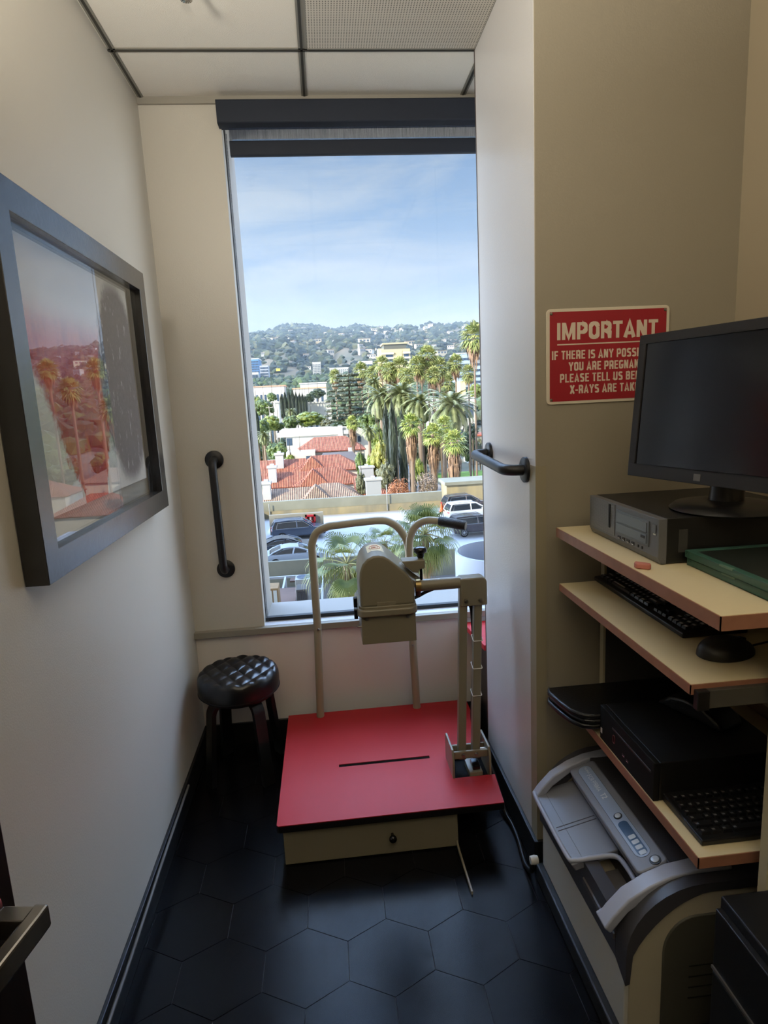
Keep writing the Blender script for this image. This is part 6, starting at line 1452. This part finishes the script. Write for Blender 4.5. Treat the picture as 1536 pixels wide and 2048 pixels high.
for i, (px, py, r_, Y, lab) in enumerate(((948, 672, 25, 132, 'tallest fan palm, overlapping the right window edge'),
        (855, 712, 19, 140, 'fan palm whose crown tops the middle of the avenue row'), (878, 733, 17, 150, 'fan palm crown just right of the topmost one in the middle of the row'), (833, 730, 17, 138, 'fan palm left of the topmost crown in the middle of the row, thin bare trunk'),
        (911, 725, 15, 150, 'fan palm standing clear of the row, in front of the pale blue office block'), (937, 745, 15, 142, 'short fan palm between the pale blue block and the tallest palm'), (799, 732, 17, 150, 'fan palm in front of the right half of the beige tower'),
        (813, 752, 15, 132, 'fan palm with a thick brown skirt below the beige tower'), (763, 727, 14, 160, 'fan palm touching the left foot of the beige tower'), (777, 741, 15, 150, 'fan palm in front of the left balconies of the beige tower'),
        (722, 741, 15, 175, 'fan palm behind the top of the great cedar'), (746, 746, 14, 170, 'fan palm between the great cedar and the beige tower'), (893, 765, 16, 160, 'low fan palm behind the great date palm'), (843, 742, 14, 170, 'fan palm half hidden behind the middle of the row'),
        (866, 750, 15, 135, 'fan palm below the topmost crown with tan dead fronds'), (900, 736, 13, 165, 'fan palm at the left side of the pale blue office block'), (670, 752, 12, 190, 'small fan palm peeping over the left shoulder of the great cedar'), (735, 752, 12, 185, 'small fan palm right of the great cedar top'), (788, 750, 13, 175, 'small fan palm in the gap left of the brown skirted palm'))):
    palm('fan_palm', lab, px, py, Y, r_ * 1.4, fanA[i % 2], skA[i % 2], 0.2, group=G1)
G2 = 'stout fan palms near the street'
palm('fan_palm', 'stout fan palm with long tan skirt right of the dark cypresses', 822, 848, 82, 27, fanB[0], skB[0], 0.3, group=G2)
palm('fan_palm', 'stout fan palm with yellowing skirt in the middle of the street group', 866, 868, 80, 27, fanB[0], skB[0], 0.3, group=G2)
palm('fan_palm', 'hazy olive fan palm with the widest skirt, by the level grab bar', 908, 884, 78, 31, fanB[0], skB[0], 0.34, group=G2)
palm('fan_palm', 'fan palm with a slim bare trunk between the two skirted street palms', 888, 850, 86, 23, fanB[0], skA[0], 0.28, group=G2)
palm('fan_palm', 'bright fan palm standing alone in front of the long white villa', 704, 845, 120, 17, fanB[0], skB[0], 0.24, group=G2)
G3 = 'feather palms'
palm('date_palm', 'huge date palm with arching grey green feathers at the right', 903, 816, 108, 64, datA[0], None, 0.45, group=G3)
palm('date_palm', 'large date palm below the beige tower', 803, 792, 122, 50, datA[0], None, 0.42, group=G3)
palm('date_palm', 'date palm with orange seed stems left of the cypress tops', 762, 795, 124, 46, datA[1], None, 0.42, group=G3)
palm('date_palm', 'date palm with yellow stems left of the great one', 838, 806, 118, 46, datA[1], None, 0.42, group=G3)
palm('date_palm', 'dim date palm behind the great cedar right side', 748, 768, 150, 26, datA[0], None, 0.4, group=G3)
palm('date_palm', 'small feather palm at the left window edge over the round tree', 528, 872, 140, 20, datA[1], None, 0.25, group=G3)
palm('date_palm', 'small light green feather palm above the clipped trees', 582, 824, 190, 14, datA[0], None, 0.2, group=G3)
palm('date_palm', 'fresh green feather palm left of the tall cypresses', 738, 862, 100, 22, datA[1], None, 0.22, group=G3)
for i, (u, Y, H) in enumerate(((0.33, 130, 30), (0.37, 120, 26), (0.40, 140, 31), (0.44, 115, 24), (0.31, 100, 22), (0.47, 130, 27))):
    t = thing('fan_palm', 'fan palm east of the street, outside the window view, number %s from the street' % ('one two three four five six'.split()[i]), 'palm tree', (u * Y, Y, GZ), 'fan palms east of the street')
    child('trunk', trunkm, t, (0, 0, 0), (.25, .25, H)); child('crown', fanA[i % 2], t, (0, 0, H), (2.6,) * 3, i); child('dead_fronds', skA[i % 2], t, (0, 0, H), (2.6,) * 3, i)
# ---- cypress, cedar and round trees
colm = mesh_of(leafy(120, 2600, .10, 'column'), leafm('cypress', (24, 37, 28), (44, 56, 34), 2), 'column_crown')
cedm = mesh_of(leafy(520, 15000, .030, 'cedar', .42), leafm('cedar', (66, 76, 62), (108, 110, 90), 4), 'cedar_crown')
rndm = {k: mesh_of(leafy(70, 3200, .055), leafm('round_' + k, a_, b_, 3), 'round_crown') for k, a_, b_ in (('green', (53, 74, 34), (97, 114, 53)), ('lime', (84, 105, 37), (133, 141, 63)), ('olive', (74, 80, 56), (114, 114, 85)), ('dark', (31, 47, 28), (62, 76, 42)), ('yellow', (108, 115, 44), (150, 147, 72)))}
rndm['russet'] = mesh_of(leafy(60, 3200, .05, core=False), leafm('round_russet', (150, 92, 64), (176, 124, 86), 3), 'russet_crown')
rndm['bare'] = mesh_of(leafy(60, 3000, .05, core=False), leafm('round_bare', (148, 130, 118), (120, 108, 92), 3), 'bare_crown')
def tree(name, label, cat, px, pyt, pyb, Y, wpx, me, tr=0.2, grounded=True, group=None):
    """crown between image rows pyt and pyb, wpx wide"""
    A, B = at(px, pyt, Y), at(px, pyb, Y); rx = wpx * Y / F_PX / 2; rz = (A.z - B.z) / 2; zc = (A.z + B.z) / 2; zb = ground_z(Y)
    t = thing(name, label, cat, ((A.x + B.x) / 2, Y, zb), group)
    child('crown', me, t, (0, 0, zc - zb), (rx, rx, rz), random.uniform(0, 6)); child('trunk', barkm, t, (0, 0, 0), (tr, tr, max(zc - zb, 1.0))); return t
CG = 'dark cypresses in the clipped row'; ordn = ['first', 'second', 'third', 'fourth', 'fifth', 'sixth', 'seventh', 'eighth', 'ninth', 'tenth']
for k, (px, pyt) in enumerate(((564, 790), (571, 785), (579, 783), (586, 781), (593, 786), (600, 788), (606, 788), (611, 793))):
    tree('cypress_tree', f'{ordn[k]} dark cypress from the left in the row before the white apartments', 'tree', px, pyt, 832, 225, 9.5, colm, group=CG)
for px, pyt, pyb, w_, Y, lab in ((774, 814, 965, 19, 98, 'leftmost of the tall dark cypresses beside the bright shrubs'), (787, 807, 972, 21, 96, 'tallest of the dark cypresses beside the bright shrubs'), (806, 822, 972, 20, 94, 'dark cypress just left of the skirted fan palm trunk'), (826, 855, 968, 14, 99, 'dark cypress behind the skirted fan palm trunk')):
    tree('cypress_tree', lab, 'tree', px, pyt, pyb, Y, w_, colm, group='tall cypresses')
tree('cypress_tree', 'lone slim cypress at the left window edge', 'tree', 514, 822, 872, 150, 11, colm, group='tall cypresses')
tree('cedar_tree', 'great grey green cedar with layered branches in the middle of the view', 'tree', 697, 738, 858, 165, 104, cedm, 0.6)
TG = 'leafy trees and shrubs of the neighbourhood'
for name, lab, px, pyt, pyb, Y, w_, k in (
        ('leafy_tree', 'yellow green leafy tree at the left window edge below the white apartments', 512, 790, 832, 215, 36, 'lime'), ('leafy_tree', 'round dark green tree left of the cypress row', 544, 783, 806, 225, 22, 'green'),
        ('leafy_tree', 'broad green tree at the left window edge in front of the white apartments', 528, 795, 836, 200, 46, 'green'), ('leafy_tree', 'sunny green tree low at the left below the utility poles', 540, 828, 866, 165, 44, 'lime'), ('leafy_tree', 'dull green tree at the left edge above the villa', 522, 835, 878, 158, 40, 'green'),
        ('leafy_tree', 'tree at the far left edge behind the yellow green tree', 496, 784, 815, 235, 24, 'green'), ('leafy_tree', 'dark round tree between the white gallery block and the cedar', 635, 776, 800, 240, 34, 'dark'), ('leafy_tree', 'dark hedge tree right of the cypress row', 618, 786, 812, 232, 22, 'dark'),
        ('leafy_tree', 'wide light green tree above the long white villa', 622, 820, 858, 175, 66, 'lime'), ('leafy_tree', 'green tree left of the wide light green tree', 581, 828, 862, 172, 34, 'green'), ('leafy_tree', 'low green tree above the villa cornice left end', 556, 842, 864, 168, 30, 'green'), ('leafy_tree', 'green tree between the wide tree and the cedar', 655, 836, 862, 172, 34, 'olive'),
        ('leafy_tree', 'round bright green tree in front of the long white villa', 555, 880, 928, 128, 48, 'green'), ('leafy_tree', 'small dark green tree beside the white garage', 600, 902, 926, 122, 26, 'dark'), ('leafy_tree', 'small light shrub between the round tree and the dark one', 580, 908, 928, 120, 20, 'lime'),
        ('leafy_tree', 'pale green tree at the left edge above the grey canopy', 506, 858, 900, 150, 26, 'lime'), ('shrub', 'green hedge at the left edge above the rear red roof', 505, 922, 940, 118, 30, 'dark'), ('shrub', 'yellow green shrub between the middle and brown roofs at the left edge', 524, 962, 985, 89, 24, 'lime'),
        ('shrub', 'tall lime green bamboo thicket left of the tall cypresses', 760, 878, 940, 92, 40, 'yellow'), ('shrub', 'dark green climbing shrub by the grey roof', 722, 898, 938, 96, 26, 'green'), ('shrub', 'yellowish green shrub behind the chimneys', 744, 905, 945, 94, 30, 'lime'), ('shrub', 'lime shrub high beside the cypress tops', 752, 842, 890, 104, 34, 'lime'),
        ('shrub', 'sparse olive shrub in front of the second chimney', 722, 940, 975, 86, 26, 'olive'), ('shrub', 'sparse olive tree before the cypress feet', 772, 920, 962, 86, 44, 'olive'), ('shrub', 'russet brown bush behind the parking wall', 797, 952, 992, 72, 56, 'russet'), ('shrub', 'leafless grey brown thicket right of the palm trunk behind the parking wall', 853, 935, 995, 73, 50, 'bare'), ('shrub', 'light green shrub behind the bare thicket', 838, 912, 945, 90, 24, 'lime'),
        ('leafy_tree', 'bright green tree at the right edge behind the tallest palm trunk', 950, 765, 800, 200, 34, 'lime'), ('leafy_tree', 'dark tree behind the great date palm', 870, 775, 800, 205, 30, 'dark'), ('leafy_tree', 'green tree behind the skirted palms', 845, 815, 850, 150, 40, 'green'), ('leafy_tree', 'dusky tree at the right edge below the great date palm', 945, 845, 880, 145, 30, 'dark'),
        ('leafy_tree', 'dusky green tree filling the gap behind the bamboo thicket', 735, 822, 868, 140, 44, 'green'), ('leafy_tree', 'deep green tree behind the great cedar foot', 690, 840, 862, 160, 60, 'dark'), ('leafy_tree', 'green tree behind the fan palms right of the cedar', 755, 800, 850, 155, 40, 'dark'), ('leafy_tree', 'green tree under the date palms left of the great one', 880, 825, 862, 150, 36, 'olive')):
    tree(name, lab, 'tree' if name == 'leafy_tree' else 'shrub', px, pyt, pyb + (0 if name == 'leafy_tree' else 26), Y, w_, rndm[k], group=TG)
random.seed(11)
for k in range(74):
    px = random.uniform(488, 665) if k < 26 else random.uniform(715, 962) if k < 46 else random.uniform(1010, 1280); Y = random.uniform(185, 285) if k < 26 else random.uniform(165, 250)
    g_ = at(px, 0, Y).x; s_ = random.uniform(3.0, 5.0); zb = ground_z(Y); hgt = random.uniform(7, 11)
    t = thing('leafy_tree', 'one of many dull green trees between the villas and the white apartments', 'tree', (at(px, 830, Y).x, Y, zb), 'filler trees between the villas and apartments')
    child('crown', rndm[random.choice(('green', 'dark', 'olive', 'green'))], t, (0, 0, hgt * .62), (s_, s_, hgt * .42), random.uniform(0, 6)); child('trunk', barkm, t, (0, 0, 0), (.2, .2, hgt * .6))
# lamp posts left of the cypresses
for px, pyt, lab in ((538, 812, 'pale street lamp pole left of the cypress row'), (549, 800, 'taller pale utility pole nearest the cypress row')):
    A = at(px, pyt, 180); t = thing('utility_pole', lab, 'pole', (A.x, 180, GZ)); MB().cyl((A.x, 180, GZ), (A.x, 180, A.z), 0.16, 0.1, 10).build('pole', M('pale_pole', (196, 190, 182), 0.7), t)
    b = MB(); b.box(A.x - 0.9, A.x + 0.9, 179.9, 180.1, A.z - 0.5, A.z - 0.35); b.build('cross_arm', M('pale_pole', (196, 190, 182), 0.7), t)
# ---- near palms just outside the window: crowns with long hanging blades
def near_fan(seed, nf, live_el=(80, -50), dead=14):
    random.seed(seed); g, d_, st = MB(), MB(), MB()
    for i in range(nf + dead):
        isd = i >= nf; tgt = d_ if isd else g
        az = 2.39996 * i + random.uniform(-.3, .3)
        el = R(random.uniform(-78, -45)) if isd else R(live_el[0] + (live_el[1] - live_el[0]) * (i + .5) / nf + random.uniform(-6, 6))
        d = Vector((math.cos(el) * math.cos(az), math.cos(el) * math.sin(az), math.sin(el))); P = Vector(); pts = [Vector((0, 0, 0))]; e_ = el; pet = random.uniform(.75, 1.1)
        for k in range(5):
            e_ -= R(5); P = P + Vector((math.cos(e_) * math.cos(az), math.cos(e_) * math.sin(az), math.sin(e_))) * pet / 5; pts.append(P.copy())
        st.tube(pts, [.022, .02, .018, .016, .014, .012], 5, caps=False)
        d = (pts[-1] - pts[-2]).normalized(); s = d.cross(Vector((0, 0, 1))); s = s.normalized() if s.length > .1 else Vector((1, 0, 0)); u = s.cross(d).normalized(); h = pts[-1]; nb = 26; L0 = random.uniform(.8, 1.0) * (.75 if isd else 1)
        for k in range(nb):
            a_ = R(-115 + 230 * k / (nb - 1)); ln = L0 * (0.62 + 0.38 * math.cos(a_ * .75)) * random.uniform(.9, 1.08); dd = (d * math.cos(a_) + s * math.sin(a_) + u * .08).normalized(); pw = (s * math.cos(a_) - d * math.sin(a_)) * (0.026 if not isd else .012)
            m1 = h + dd * ln * .35; m2 = h + dd * ln * .68 + Vector((0, 0, -.06 * ln)); m3 = h + dd * ln * .86 + Vector((0, 0, -.30 * ln)); m4 = h + dd * ln * .9 + Vector((0, 0, -.58 * ln))
            if isd: m2 += Vector((0, 0, -.15)); m3 = m2 + Vector((random.uniform(-.06, .06), random.uniform(-.06, .06), -.22)); m4 = m3 + Vector((0, 0, -.25))
            tgt.add([h, m1 - pw, m1 + pw, m2 - pw * .8, m2 + pw * .8, m3 - pw * .4, m3 + pw * .4, m4], [(0, 1, 2), (1, 3, 4, 2), (3, 5, 6, 4), (5, 7, 6)])
    return g, d_, st
g_near = leafm('near_palm', (74, 92, 40), (128, 134, 70), 1.5); d_near = M('near_dead_blade', (164, 132, 96), 0.9, rgb2=(120, 98, 76), nscale=2); s_near = M('palm_stalk', (140, 138, 92), 0.7)
for lab, px, py, Y, rpx, seed, nf, els, dead in (('shaggy fan palm just outside the window behind the tube head', 694, 1128, 25, 92, 21, 26, (75, -70), 16), ('dense fan palm outside the window below the black hand grip', 850, 1068, 27, 82, 22, 40, (85, -75), 20), ('darker fan palm between the two nearest ones, behind the handrail', 768, 1085, 29, 52, 23, 26, (70, -70), 14)):
    p = at(px, py, Y); rad = rpx * Y / F_PX / 1.75; t = thing('fan_palm', lab, 'palm tree', (p.x, Y, GZ), 'nearest fan palms'); H = p.z - GZ
    g, d_, st = near_fan(seed, nf, els, dead)
    for nm, mb, mt in (('crown', g, g_near), ('dead_fronds', d_, d_near), ('leaf_stalks', st, s_near)): child(nm, mesh_of(mb, mt, nm), t, (0, 0, H), (rad,) * 3)
    child('trunk', trunkm, t, (0, 0, 0), (0.17, 0.17, H))
